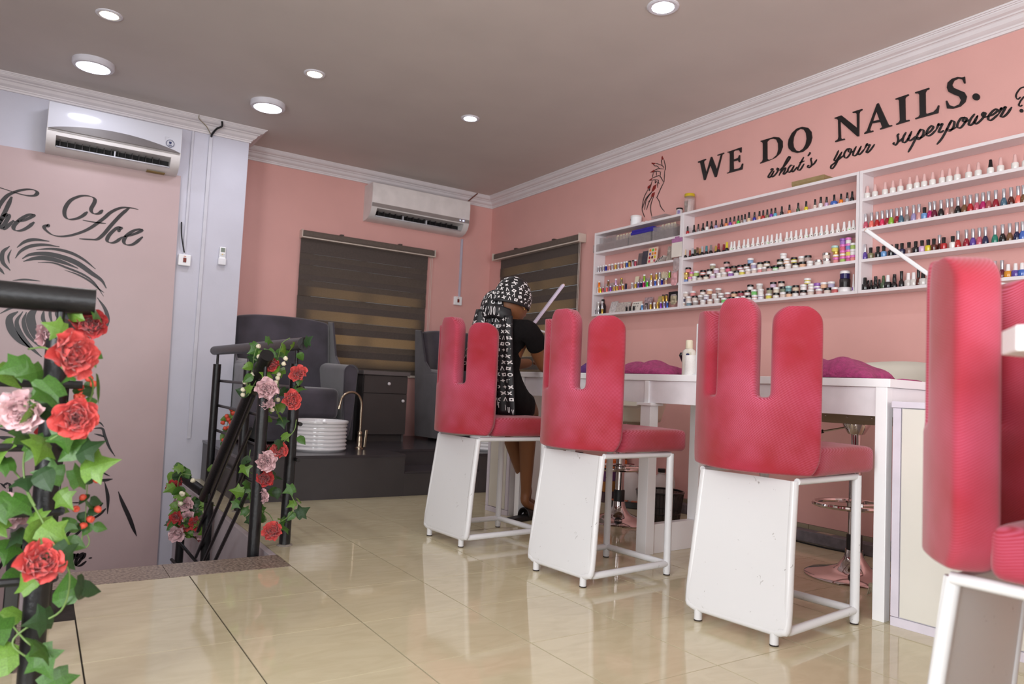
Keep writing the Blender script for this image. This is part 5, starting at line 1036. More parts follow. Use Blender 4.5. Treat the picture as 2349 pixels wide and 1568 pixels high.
# ------------------------------------------------------------------ velvet armchairs
VEL = mat('charcoal_velvet', (50, 45, 53), .8, noise=(4, .22), rgb2=(74, 68, 79), sheen=.55, bump=(7, .15))
def armchair(label, x, y):
    t = thing('armchair', label, 'armchair', (x, y, PH), 0, 'velvet pedicure armchairs'); Wd = dict(world=False)
    MB().box(-.30, .30, -.36, .26, .02, .20).build('seat_base', VEL, t, bevel=.02, seg=3, **Wd)
    MB().box(-.285, .285, -.40, .18, .19, .43).build('seat_cushion', VEL, t, bevel=.045, seg=4, smooth=40, **Wd)
    # tall back, leaning, its sides curling forward into wings
    def back(u, v):
        a = 2*u-1; wing = max(0, abs(a)-.62)/.38
        z = .15+.86*v-.035*abs(a)**3*v; yy = .19+.15*v-.11*wing**1.5*(1-.5*v); xx = a*(.375+.02*v)
        return (xx, yy, z)
    MB().grid(back, 18, 12).build('backrest', VEL, t, smooth=True, solid=.10, bevel=.03, seg=3, **Wd)
    for s_ in (-1, 1):
        def arm(u, v, s_=s_):
            ang = 2*pi*u; yv = .30-.68*v; top_ = .64-.02*v
            cx = s_*(.36+.012*v); hw = .058; ca, sa = cos(ang), sin(ang)
            zz = top_-.058+.058*sa if sa > 0 else .05+(top_-.058-.05)*(1+sa)
            return (cx+hw*ca*(1 if sa > 0 else 1-.25*(-sa)), yv, zz)
        b = MB(); b.grid(arm, 24, 8, wrapu=True); n = 24
        b.f.append(tuple(range(n))); b.f.append(tuple(8*n+k for k in range(n)))
        b.build('armrest', VEL, t, smooth=50, bevel=.012, seg=3, **Wd)
        MB().prism([[(s_*.405, .35, 1.0), (s_*.405, .22, .99), (s_*.405, .10, .70), (s_*.405, -.02, .615), (s_*.405, -.365, .585), (s_*.405, -.36, .03), (s_*.405, .24, .02)]], (s_*.016, 0, 0)).build('side_panel', VEL, t, bevel=.006, seg=2, **Wd)
        MB().tube([(s_*(.36+.012)+.058*cos(a), -.385, .564+.058*sin(a)) for a in [pi*k/10 for k in range(11)]]+[(s_*.372-.05, -.385, .1)], .004, 5).build('piping', VEL, t, smooth=True, **Wd)
    for sx in (-.27, .27):
        for sy in (-.32, .2): MB().box(sx-.02, sx+.02, sy-.02, sy+.02, 0, .025).build('foot', CAPB, t, **Wd)
    return t
A = armchair('charcoal velvet armchair on the platform behind the white ribbed basin', .742, 2.765); index_kids(A)
dup(A, (2.412, 2.765, PH), 0, 'charcoal velvet armchair right of the side cabinet, half hidden by the first pink chair')
# ------------------------------------------------------------------ ribbed basins and tap
CER = mat('white_glazed_ceramic', (232, 230, 232), .1, noise=(5, .01), spec=.6)
def basin(label, x, y):
    t = thing('foot_basin', label, 'basin', (x, y, PH), 0, 'ribbed white foot basins'); pf = [(0, .004), (.178, 0)]
    for k in range(7):
        z = .004+k*.0265; pf += [(.186, z+.003), (.194, z+.009), (.1945, z+.016), (.187, z+.0235)]
    pf += [(.194, .19), (.2, .196), (.2, .208), (.197, .211), (.189, .209), (.185, .19), (.175, .03), (.16, .018), (0, .016)]
    MB().lathe(pf, 56).build('basin_body', CER, t, smooth=35, world=False)
    MB().obox((-.03, -.2005, .202), (.03, .001, .004), Matrix.Identity(3)).build('stamp', mat('grey_stamp', (150, 148, 152), .4), t, world=False)
    return t
B = basin('white ribbed foot basin on the platform in front of the left armchair', .745, 1.965); index_kids(B)
dup(B, (2.14, 1.86, PH), 0, 'white ribbed foot basin on the right platform part, mostly hidden by the first chair')
NIC = mat('brushed_nickel', (176, 162, 142), .22, metal=1, noise=(20, .05))
t = thing('tap', 'brushed nickel gooseneck tap on the platform beside the ribbed basin', 'tap', (1.075, 2.03, PH))
MB().lathe([(0, 0), (.034, 0), (.034, .006), (.024, .012), (.02, .02), (.022, .05), (.02, .08), (.016, .095), (.018, .1), (.018, .12), (.013, .13), (0, .13)], 22).build('tap_body', NIC, t, smooth=40, world=False)
dx, dy = -.93, -.15
arc = [(0, 0, .12), (0, 0, .22), (0, 0, .32)]+[(dx*.095*(1-cos(a)), dy*.095*(1-cos(a)), .32+.095*sin(a)) for a in [pi*k/14 for k in range(1, 13)]]+[(dx*.195, dy*.195, .30)]
MB().tube(arc, .0095, 10).build('spout', NIC, t, smooth=40, world=False)
MB().tube([(dx*.193, dy*.193, .315), (dx*.197, dy*.197, .29)], .0125, 10).build('nozzle', NIC, t, smooth=40, world=False)
MB().obox((.042, -.01, .075), (.02, .014, .13), Matrix.Rotation(.06, 3, 'Y')).build('lever', NIC, t, world=False, bevel=.004)
# ------------------------------------------------------------------ side cabinet
CABM = mat('charcoal_cabinet', (64, 59, 58), .45, noise=(8, .05)); CTOP = mat('slate_cabinet_top', (98, 92, 92), .4, noise=(20, .06))
x0, x1, yf = 1.30, 1.70, 2.58
t = thing('side_cabinet', 'charcoal side cabinet with white knobs between the two armchairs', 'cabinet', ((x0+x1)/2, 2.8, PH))
MB().box(x0, x1, yf+.02, 3.05, PH+.06, .845).build('carcass', CABM, t)
MB().box(x0-.14, x0, yf+.12, 3.05, PH, .84).build('side_filler', mat('black_side_panel', (30, 27, 28), .6), t)
MB().box(x0+.02, x1-.02, yf+.05, 3.0, PH, PH+.06).build('plinth', CABM, t); MB().box(x1-.02, x1-.004, yf+.03, yf+.05, PH, PH+.06).build('foot', CTOP, t)
MB().box(x0-.01, x1+.012, yf-.012, 3.06, .845, .878).build('cabinet_top', CTOP, t, bevel=.002)
KN = mat('white_round_knob', (226, 220, 222), .25)
d = MB().box(x0+.004, x1-.004, yf, yf+.02, .695, .84).build('drawer', CABM, t, bevel=.0015, seg=1)
MB().lathe([(0, 0), (.006, 0), (.006, .008), (.013, .014), (.012, .022), (0, .026)], 16).build('knob', KN, d, smooth=40, world=False)
k = d.children[0]; k.data.transform(Matrix.Translation((0.02, yf-2.8, .776-PH)) @ Matrix.Rotation(radians(90), 4, 'X'))
d = MB().box(x0+.004, x1-.004, yf, yf+.02, PH+.062, .69).build('door', CABM, t, bevel=.0015, seg=1)
MB().lathe([(0, 0), (.006, 0), (.006, .008), (.013, .014), (.012, .022), (0, .026)], 16).build('knob', KN, d, smooth=40, world=False)
k = d.children[0]; k.data.transform(Matrix.Translation((x1-.045-(x0+x1)/2, yf-2.8, .635-PH)) @ Matrix.Rotation(radians(90), 4, 'X'))
# ------------------------------------------------------------------ railings
RAIL = mat('black_painted_steel', (22, 21, 23), .38, noise=(24, .25), bump=(90, .12), spec=.5)
RB = [.20, .405, .575, .745]
def railing(label, posts, toprail, bars, r=.026):
    t = thing('railing', label, 'railing', (posts[0][0], posts[0][1], 0))
    for x, y, z0, z1 in posts:
        MB().tube([(x, y, z0), (x, y, z1-.085)], r, 14).build('post', RAIL, t, smooth=40)
        MB().tube([(x, y, z1-.09), (x, y, z1)], .0085, 10).build('post_pin', RAIL, t, smooth=40)
        if z0 > -.1:
            MB().lathe([(0, .0005), (.038, .0005), (.034, .006), (r, .008)], 14, (x, y, z0)).build('mortar_collar', mat('grey_mortar', (150, 142, 132), .9, bump=(120, 1)), t, smooth=40)
    for pts in toprail: MB().tube(pts, .031, 16).build('top_rail', RAIL, t, smooth=50)
    for pts in bars: MB().tube(pts, .0095, 8).build('cross_bar', RAIL, t, smooth=40)
    return t
X3 = .082
railing('black railing beside the stairwell in front of the pillar', [(X3, .394, 0, .945), (X3, 1.335, 0, .945), (X3, 2.22, 0, .945)], [[(X3, .29, .955), (X3, 2.34, .955)]], [[(X3+.024, .34, z), (X3+.024, 2.25, z)] for z in RB])
a, c = V((-.09, .27, .89)), V((-.075, 1.51, .06)); dn = (c-a)
t = railing('black stair handrail descending from the granite edge into the stairwell', [(-.085, .30, -.20, .865), (-.07, 1.40, -1.05, .135)], [[a, c]], [[a+V((-.028, .03+.06, -.19-.15*k)), c+V((-.028, -.02, -.19-.15*k))] for k in range(4)])
XL, YL = -.922, -1.1
railing('black railing with thick top rail close to the camera at the left edge', [(XL, YL, 0, .945), (XL+.03, -.33, 0, .93), (-2.2, YL, 0, .945)], [[(XL+.067, YL, .953), (-2.6, YL, .957)], [(XL+.03, YL+.03, .935), (XL+.03, -.30, .93)]],
        [[(XL+xo, YL-.012, z), (-2.6, YL-.012, z)] for z, xo in ((.755, .055), (.61, .032), (.462, .032), (.31, .03))]+[[(XL+xo, YL-.01, z), (XL+xo, -.36, z)] for z, xo in ((.61, .032), (.462, .032), (.31, .03))])
fl = thing('railing', 'lower stair handrail turning back at the half landing below the pillar', 'railing', (-.3, 1.9, -1.02))
MB().tube([P(412, 1088, 4.62), P(464, 1127, 4.50)], .03, 14).build('top_rail', RAIL, fl, smooth=50)
q = P(414, 1230, 4.6); MB().tube([(q.x, q.y, -1.02), (q.x, q.y, q.z+.2)], .025, 12).build('post', RAIL, fl, smooth=40)
MB().tube([P(397, 1226, 4.6), P(452, 1290, 4.5)], .0095, 8).build('cross_bar', RAIL, fl, smooth=40)
MB().tube([P(393, 1282, 4.6), P(420, 1310, 4.5)], .0095, 8).build('cross_bar', RAIL, fl, smooth=40)
# square tube frame standing behind the near railing
t = thing('metal_frame', 'glossy black square tube frame low behind the near railing at the left edge', 'frame', (-1.0, -1.35, 0))
SQ = mat('glossy_black_tube', (16, 15, 15), .18, noise=(20, .2))
fp = P(38, 1234, 1.9); fx, fy, zt = fp.x, fp.y, fp.z
for x in (fx, fx+.42): MB().box(x-.017, x+.017, fy-.017, fy+.017, 0, zt).build('upright', SQ, t, bevel=.003) if x == fx else None
MB().box(fx-.017, fx+.03, fy-.017, fy+.2, zt-.034, zt).build('top_bar', SQ, t, bevel=.003)
MB().box(fx-.017, fx+.017, fy+.2, fy+.23, 0, zt).build('upright', SQ, t, bevel=.003)
# ------------------------------------------------------------------ artificial flower garlands
LG = [mat('ivy_green', (62, 102, 36), .4, noise=(30, .3), spec=.45), mat('ivy_light_green', (98, 134, 50), .4, noise=(30, .25), spec=.45), mat('ivy_dark_green', (40, 68, 34), .45, noise=(30, .3), spec=.4)]
STEM = mat('vine_green', (112, 140, 78), .5)
REDP = mat('coral_red_petal', (214, 62, 56), .6, noise=(30, .12), rgb2=(226, 96, 92), sheen=.3); REDD = mat('deep_red_petal', (176, 38, 40), .6, noise=(30, .15), rgb2=(206, 62, 62), sheen=.3); PNK = mat('blush_pink_petal', (226, 178, 184), .6, noise=(30, .08), rgb2=(238, 206, 208), sheen=.3)
BUDW = mat('cream_bud', (236, 228, 200), .5); BUDR = mat('orange_red_bud', (214, 82, 60), .5)
def leaf_mesh(k):
    out = [(0, 0), (.20, -.10), (.42, -.02), (.36, .2), (.62, .42), (.3, .52), (.16, .72), (0, 1.05)] if k == 0 else [(0, 0), (.22, -.02), (.40, .2), (.40, .42), (.24, .7), (0, 1.0)]
    b = MB(); n = len(out)
    def z(x, y): return -.28*abs(x)**1.3-.22*(y-.4)**2+.10*sin(6*y)*abs(x)
    mid = [(0, p[1]) for p in out]
    for sg in (-1, 1):
        for i in range(n-1):
            q = [(mid[i][0], mid[i][1]), (sg*out[i][0]*.5, out[i][1]*.5+mid[i][1]*.5), (sg*out[i+1][0]*.5, out[i+1][1]*.5+mid[i+1][1]*.5), (mid[i+1][0], mid[i+1][1])]
            b.add([(x, y, z(x, y)) for x, y in q], [(0, 1, 2, 3)])
            q = [(sg*out[i][0]*.5, (out[i][1]+mid[i][1])*.5), (sg*out[i][0], out[i][1]), (sg*out[i+1][0], out[i+1][1]), (sg*out[i+1][0]*.5, (out[i+1][1]+mid[i+1][1])*.5)]
            b.add([(x, y, z(x, y)) for x, y in q], [(0, 1, 2, 3)])
    return b
def petal_mesh(seed):
    r = random.Random(seed); a, c = r.uniform(0, 6), r.uniform(0, 6); b = MB()
    def f(u, v):
        w_ = (.28+.66*sin(pi*min(1, v*.60+.05)))*(1-.22*v**6); x = (u-.5)*w_
        return (x, v*(1-.20*abs(2*u-1)**3), .42*v*v-.12*v**4+.10*(2*u-1)**2*(.25+.75*v)-.16*max(0, v-.7)+.13*v*v*sin(7*u+a)+.08*v*v*sin(14*u+c))
    b.grid(f, 8, 6); return b
LME = [leaf_mesh(k).mesh('leaf', True) for k in (0, 1)]
PME = [petal_mesh(s_).mesh('petal', True) for s_ in range(4)]
LMM = {}
def lmesh(k, m):
    return withmat(LME[k], m)
FACE = (CAM-V((-.1, .3, .7))).normalized()
def put(name, me, parent, mtx):
    o = bpy.data.objects.new(name, me); COL.objects.link(o); o.parent = parent; o.matrix_local = rootinv(parent) @ mtx if parent.parent is None else (parent.matrix_world.inverted() if False else mtx)
    return o
def leaf(g, p, size, r, m=None, k=None, droop=True, parent=None):
    d = (CAM-V(p)).normalized(); n = (d+V((r.uniform(-.9, .9), r.uniform(-.9, .9), r.uniform(-.3, .9)))).normalized()
    ax = V((r.uniform(-1, 1), r.uniform(-1, 1), r.uniform(-1.2, .35))); ax = (ax-n*ax.dot(n)).normalized()
    X = ax.cross(n).normalized(); M_ = Matrix(((X.x, ax.x, n.x), (X.y, ax.y, n.y), (X.z, ax.z, n.z))).to_4x4()
    M_ = Matrix.Translation(p) @ M_ @ Matrix.Scale(size, 4)
    o = bpy.data.objects.new('leaf', lmesh((0 if r.random() < .68 else 1) if k is None else k, m or LG[r.choice((0, 0, 0, 1, 1, 2))])); COL.objects.link(o); o.parent = g
    o.matrix_local = rootinv(g) @ M_
    return o
def flower(g, p, size, m, r, face=None, rings=((7, 1.0, 1.38), (8, .98, 1.08), (9, .9, .8), (8, .78, .55), (7, .66, .3), (4, .5, .1))):
    """a full double bloom: rings of ruffled petals opening around its axis"""
    d = face or (CAM-V(p)).normalized(); n = (V(d)+V((r.uniform(-.55, .55), r.uniform(-.4, .4), r.uniform(-.5, .5)))).normalized()
    X = n.cross(V((0, 0, 1))).normalized(); Y = n.cross(X); B = Matrix(((X.x, Y.x, n.x), (X.y, Y.y, n.y), (X.z, Y.z, n.z)))
    fl_ = MB(); fl_.lathe([(0, -.28), (.12, -.2), (.22, 0), (.16, .12), (0, .16)], 10); inv = rootinv(g)
    o = fl_.build('flower', m, g, smooth=True, world=False)
    o.matrix_local = inv @ Matrix.Translation(p) @ B.to_4x4() @ Matrix.Scale(size/2, 4)
    for cnt, ln, tilt in rings:
        a0 = r.uniform(0, 6)
        for k in range(cnt):
            a = a0+2*pi*k/cnt+r.uniform(-.2, .2); tl = tilt+r.uniform(-.18, .18)
            q = bpy.data.objects.new('petal', withmat(PME[r.randrange(4)], m)); COL.objects.link(q); q.parent = o
            q.matrix_local = Matrix.Rotation(a, 4, 'Z') @ Matrix.Translation((0, .05, -.06)) @ Matrix.Rotation(pi/2-tl, 4, 'X') @ Matrix.Scale(ln*r.uniform(.9, 1.08), 4)
    return o
def bud(g, p, size, m, r, nm='bud'):
    b = MB(); b.lathe([(0, -.5), (.3, -.42), (.5, 0), (.42, .4), (.24, .3), (0, .1)], 8); o = b.build(nm, m, g, smooth=True, world=False)
    o.matrix_local = rootinv(g) @ Matrix.Translation(p) @ Euler((r.uniform(.6, 2.2), r.uniform(-.8, .8), r.uniform(0, 6))).to_matrix().to_4x4() @ Matrix.Scale(size, 4)
def vine(g, pts, rad=.0022): MB().tube(cat_rom(pts, 6), rad, 5).build('vine', STEM, g, smooth=True)
# ---- near garland on the railing at the left edge
r = random.Random(5)
g = thing('flower_garland', 'ivy garland with coral and blush roses wound round the near railing post at the left', 'garland', (XL, YL, .4))
D0 = 1.66
for px, py, dd, sz, m in ((205, 745, .10, .098, REDD), (160, 815, -.12, .124, REDP), (62, 938, -.10, .118, PNK), (173, 960, -.12, .112, REDP), (92, 1292, -.13, .116, REDP), (32, 1172, .06, .10, PNK), (112, 775, .12, .10, PNK), (118, 1000, .1, .08, REDD)):
    f_ = flower(g, P(px, py, D0+dd), sz*.86, m, r)
for px, py, dd, sz in ((0, 835, -.05, .07), (65, 830, -.06, .066), (130, 880, -.1, .072), (125, 905, -.1, .062), (220, 800, -.02, .06), (228, 860, -.05, .066), (155, 712, .06, .05), (222, 712, .08, .045), (210, 665, .1, .03), (45, 985, -.06, .07), (70, 1010, -.05, .065), (100, 1005, -.1, .07), (140, 980, -.1, .06), (200, 1010, -.06, .07), (178, 1040, -.08, .06), (190, 1075, -.06, .075), (30, 1060, -.03, .05), (60, 1090, -.04, .06), (20, 1145, -.05, .075), (60, 1140, -.06, .06), (135, 1130, -.02, .05), (130, 1160, .05, .035), (100, 1210, -.12, .065), (70, 1245, -.12, .075), (125, 1260, -.13, .065), (50, 1215, .02, .05), (180, 1335, -.1, .068), (150, 1385, -.08, .075), (120, 1415, -.08, .06), (40, 1395, .02, .06), (15, 1440, -.1, .085), (40, 1500, -.12, .09), (85, 1490, -.12, .07), (105, 1480, -.12, .065), (120, 1545, -.1, .075), (20, 1310, .04, .05), (10, 1010, -.02, .06), (205, 930, -.02, .055), (30, 875, .02, .05), (150, 760, -.02, .05), (75, 1180, -.06, .05), (160, 1190, .04, .04), (115, 945, -.08, .05), (5, 1190, -.02, .06), (90, 1075, -.09, .06), (150, 1240, -.06, .045), (70, 1350, -.1, .05), (30, 945, .02, .06), (165, 1100, -.05, .055), (95, 930, -.1, .06), (25, 1240, .03, .06), (140, 1090, -.03, .06), (180, 850, -.06, .05), (95, 850, -.1, .05), (185, 1345, -.08, .05)):
    leaf(g, P(px, py, D0+dd), sz, r)
vine(g, [P(65, 800, D0-.05), P(110, 800, D0-.1), P(150, 850, D0-.1), P(210, 870, D0-.03), P(200, 930, D0), P(130, 1000, D0-.1), P(60, 1030, D0-.05), P(60, 1120, D0-.05), P(95, 1190, D0-.1), P(130, 1260, D0-.12), P(160, 1320, D0-.1), P(140, 1400, D0-.08), P(60, 1440, D0-.1), P(30, 1480, D0-.12), P(100, 1530, D0-.1)])
vine(g, [P(90, 870, D0-.03), P(78, 910, D0-.08), P(76, 930, D0-.08)]); vine(g, [P(20, 1065, D0), P(55, 1110, D0-.04), P(80, 1160, D0-.08)]); vine(g, [P(25, 1430, D0-.08), P(60, 1470, D0-.12), P(90, 1490, D0-.1)])
g2 = thing('flower_strand', 'hanging strand of small orange red bell flowers right of the near railing post', 'garland', P(200, 1000, D0+.06))
for px, py in ((215, 880), (185, 888), (178, 910), (190, 905), (218, 955), (212, 1020), (215, 1065), (222, 1100), (182, 1108), (190, 1140), (174, 1166), (225, 1168), (192, 1205), (207, 1190), (204, 868)): bud(g2, P(px, py, D0+.05), .017, BUDR, r, 'bell_flower')
for px, py in ((215, 895), (180, 900), (200, 920), (170, 890), (195, 890), (210, 910), (205, 1085), (192, 1100), (212, 1095), (200, 1132), (208, 1145), (186, 1175), (202, 1170), (212, 1165), (190, 1195), (205, 1200), (215, 1205), (183, 1210), (165, 925), (188, 940)): leaf(g2, P(px, py, D0+.06), .032, r, LG[r.choice((0, 2))], 1)
vine(g2, [P(205, 870, D0+.06), P(200, 960, D0+.06), P(203, 1060, D0+.06), P(198, 1150, D0+.06), P(195, 1210, D0+.06)], .0012)
vine(g2, [P(190, 1215, D0+.06), P(188, 1245, D0+.06), P(198, 1254, D0+.06), P(205, 1240, D0+.06), P(196, 1215, D0+.06)], .0015)
# ---- garland on the stair rail posts in the middle
D1 = 3.42
def c5(x, y): return 360+x/2.75, 740+y/2.75
g = thing('flower_garland', 'ivy garland with pink and coral roses hanging between the two stair rail posts', 'garland', P(640, 1000, D1))
for x, y, dd, sz, m in ((690, 425, -.10, .108, PNK), (845, 490, -.09, .098, REDP), (895, 325, .06, .09, REDP), (722, 262, .0, .07, REDD), (690, 515, -.04, .07, PNK), (680, 875, -.06, .106, PNK), (768, 812, .0, .09, REDP), (680, 985, -.06, .088, REDD), (664, 1085, -.05, .085, PNK), (735, 1320, -.08, .10, REDP), (700, 800, .02, .07, REDD)):
    x, y = c5(x, y); flower(g, P(x, y, D1+dd-.07), sz*1.0, m, r)
for x, y in ((625, 130), (640, 165), (690, 100), (610, 195), (625, 225), (605, 265), (580, 365), (590, 420), (575, 450), (600, 330), (735, 185), (760, 225), (745, 240), (815, 155), (780, 165), (895, 190), (930, 130), (800, 295), (770, 285), (710, 320), (790, 420), (770, 400), (850, 430), (875, 415), (735, 530), (770, 570), (785, 600), (715, 600), (800, 540), (740, 500), (800, 700), (820, 720), (780, 745), (740, 760), (800, 790), (700, 800), (895, 715), (535, 860), (545, 890), (560, 1000), (590, 1065), (515, 1125), (540, 1070), (570, 1200), (590, 1220), (610, 1190), (660, 1190), (680, 1230), (720, 940), (740, 960), (755, 1045), (770, 1060), (780, 1240), (800, 1280), (770, 1230), (890, 1105), (870, 1130), (885, 1210), (865, 1195), (900, 340), (865, 1040), (650, 1160), (725, 780), (640, 190), (870, 130), (690, 275), (715, 215)):
    x, y = c5(x, y); leaf(g, P(x, y, D1+r.uniform(-.1, .03)), r.uniform(.045, .068), r)
for x, y in ((812, 225), (800, 258), (732, 270), (767, 325), (762, 350), (750, 376), (762, 485), (725, 550), (643, 215), (600, 327), (545, 422), (543, 455), (555, 375), (640, 148)):
    x, y = c5(x, y); bud(g, P(x, y, D1-.06), .022, BUDW, r, 'cream_bud')
for q in ([(640, 130), (615, 200), (600, 300), (570, 400), (620, 400), (660, 400)], [(840, 95), (790, 130), (770, 200), (750, 280), (765, 350), (760, 430), (740, 500), (770, 590)], [(880, 430), (860, 480)], [(880, 610), (865, 680), (800, 750), (760, 800), (690, 820)], [(590, 800), (580, 860), (570, 920), (620, 970), (640, 1020)], [(530, 1110), (580, 1070), (590, 1130), (620, 1170), (700, 1200), (740, 1260)], [(770, 1260), (830, 1220), (870, 1150), (850, 1090)], [(625, 365), (590, 430), (575, 460)], [(660, 1180), (690, 1240), (670, 1260)]):
    vine(g, [P(*c5(x, y), D1-.04) for x, y in q], .0022)
# ---- garland at the foot of the stair rail
D2 = 4.42
g = thing('flower_garland', 'bushy garland of small roses and ivy round the lower stair rail beside the banner', 'garland', P(445, 1180, D2))
for x, y, sz, m in ((105, 1035, .10, REDD), (185, 1150, .11, PNK), (197, 1225, .09, PNK), (125, 1225, .085, REDD), (180, 1278, .105, REDP), (135, 1320, .12, PNK), (250, 1262, .10, REDD), (280, 1325, .14, PNK), (275, 1358, .11, REDD), (130, 1270, .09, PNK), (105, 1280, .08, REDP), (130, 1000, .08, REDD), (120, 1140, .08, PNK)):
    x, y = c5(x, y); flower(g, P(x, y, D2+r.uniform(-.08, .08)), sz, m, r, rings=((6, 1.0, 1.2), (6, .85, .75), (5, .6, .35)))
for k in range(96):
    s_ = k/96; base = [(170, 925), (120, 960), (135, 1040), (150, 1110), (130, 1170), (90, 1240), (160, 1210), (230, 1190), (290, 1150), (340, 1180), (350, 1240), (290, 1270), (230, 1300), (200, 1200), (265, 1110), (330, 1290)][k % 16]
    x, y = c5(base[0]+r.uniform(-32, 32), base[1]+r.uniform(-32, 32)); leaf(g, P(x, y, D2+r.uniform(-.1, .1)), r.uniform(.05, .075), r)
for k, (x, y) in enumerate([(345, 1300), (360, 1330), (345, 1360), (350, 1390), (335, 1420), (345, 1455), (330, 1480), (360, 1400)]): leaf(g, P(*c5(x, y), D2-.1), .055, r)
for x, y in ((228, 995), (155, 1075), (165, 1080), (150, 1140), (368, 1300), (362, 1355), (330, 1390), (380, 1395), (320, 1485), (375, 1485), (325, 1300), (305, 1190), (368, 1215)): bud(g, P(*c5(x, y), D2-.12), .028, BUDW, r, 'cream_bud')
vine(g, [P(*c5(x, y), D2-.05) for x, y in ((220, 960), (150, 960), (130, 1060), (150, 1150), (110, 1240), (180, 1290), (280, 1230), (350, 1180), (360, 1300), (340, 1400), (345, 1490))], .003)
g = thing('flower_strand', 'strand of tiny red flowers hanging on the far stairwell railing', 'garland', P(520, 990, 4.9))
for x, y in ((470, 545), (440, 590), (465, 630), (430, 665), (415, 630), (455, 660), (420, 740), (475, 885), (440, 920), (470, 975), (470, 700), (450, 610), (480, 570)): bud(g, P(*c5(x, y), 4.85), .03, BUDR, r, 'bell_flower')
for x, y in ((465, 560), (450, 600), (440, 620), (470, 600), (440, 680), (430, 700), (460, 690), (425, 745), (415, 720), (455, 850), (470, 900), (450, 940), (470, 960), (480, 640), (340, 950), (330, 935), (405, 950)): leaf(g, P(*c5(x, y), 4.88), .055, r, None, 1)
vine(g, [P(*c5(x, y), 4.87) for x, y in ((475, 540), (450, 620), (430, 690), (420, 750), (450, 850), (470, 970))], .002)
# ------------------------------------------------------------------ the seated woman
SKIN = mat('brown_skin', (122, 78, 50), .5, noise=(12, .06), spec=.4); BLACKF = mat('black_jersey', (15, 12, 13), .95, noise=(40, .15), bump=(90, .25), spec=.2)
SCARF = mat('black_satin_scarf', (17, 16, 20), .55, noise=(20, .1)); PRT = mat('white_scarf_print', (226, 222, 222), .6)
def skin(nodes, edges, root, sub=2):
    me = bpy.data.meshes.new('sk'); names = list(nodes); me.from_pydata([nodes[n][0] for n in names], [(names.index(a), names.index(b)) for a, b in edges], [])
    o = bpy.data.objects.new('sk', me); COL.objects.link(o); o.modifiers.new('s', 'SKIN'); s2 = o.modifiers.new('u', 'SUBSURF'); s2.levels = sub; s2.render_levels = sub
    for i, n in enumerate(names):
        rr = nodes[n][1]; rr = rr if isinstance(rr, tuple) else (rr, rr)
        me.skin_vertices[0].data[i].radius = rr; me.skin_vertices[0].data[i].use_root = (n == root)
    dg = bpy.context.evaluated_depsgraph_get(); m2 = bpy.data.meshes.new_from_object(o.evaluated_get(dg))
    b = MB(); b.v = [v.co.copy() for v in m2.vertices]; b.f = [tuple(p.vertices) for p in m2.polygons]
    bpy.data.objects.remove(o); return b
hd = radians(72); fw = V((sin(hd), cos(hd), 0)); rt = V((cos(hd), -sin(hd), 0))       # facing, her right
hip = V((1.10, .225, .735)); UP = V((0, 0, 1))
chest = hip+fw*.045+UP*.27; neck = hip+fw*.09+UP*.425; headc = V((1.20, .22, 1.262))
shR = hip+fw*.075+rt*.175+UP*.365; shL = hip+fw*.075-rt*.175+UP*.365
elR = V((1.40, .185, .915)); elL = elR-rt*.34+fw*.04
wrR = elR+fw*.20-rt*.09+UP*.035; wrL = elL+fw*.19+rt*.08+UP*.035
lg = radians(52); lf = V((sin(lg), cos(lg), 0)); lr = V((cos(lg), -sin(lg), 0))
kR = hip+lr*.075+lf*.43+UP*-.07; kL = hip-lr*.085+lf*.43+UP*-.07
anR = V((1.575, .56, .155)); anL = V((1.66, .66, .15))
toR = anR+V((.10, .035, -.105)); toL = anL+V((.10, .035, -.10))
N = {'hip': (hip, (.14, .11)), 'waist': (hip+fw*.02+UP*.14, (.115, .09)), 'chest': (chest, (.135, .095)), 'ub': (hip+fw*.085+UP*.37, (.10, .07)), 'neck': (neck+UP*.015, .045), 'hb': (neck+fw*.03+UP*.085, .045),
 'shR': (shR, .056), 'eR': (elR, .040), 'fR': ((elR+wrR)/2, .036), 'wR': (wrR, .026), 'shL': (shL, .056), 'eL': (elL, .040), 'fL': ((elL+wrL)/2, .036), 'wL': (wrL, .026),
 'hpR': (hip+lr*.085+lf*.04, .098), 'kR': (kR, .062), 'cR': (kR*.68+anR*.32-lf*.018, .056), 'aR': (anR, .032), 'heR': (anR-V((.02, .012, .045)), .028), 'tR': (toR, .022),
 'hpL': (hip-lr*.085+lf*.04, .098), 'kL': (kL, .062), 'cL': (kL*.68+anL*.32-lf*.018, .056), 'aL': (anL, .032), 'heL': (anL-V((.02, .012, .045)), .028), 'tL': (toL, .022)}
E_ = [('hip', 'waist'), ('waist', 'chest'), ('chest', 'ub'), ('ub', 'neck'), ('neck', 'hb'), ('ub', 'shR'), ('shR', 'eR'), ('eR', 'fR'), ('fR', 'wR'), ('ub', 'shL'), ('shL', 'eL'), ('eL', 'fL'), ('fL', 'wL'), ('hip', 'hpR'), ('hpR', 'kR'), ('kR', 'cR'), ('cR', 'aR'), ('aR', 'heR'), ('heR', 'tR'), ('hip', 'hpL'), ('hpL', 'kL'), ('kL', 'cL'), ('cL', 'aL'), ('aL', 'heL'), ('heL', 'tL')]
body = skin(N, E_, 'hip')
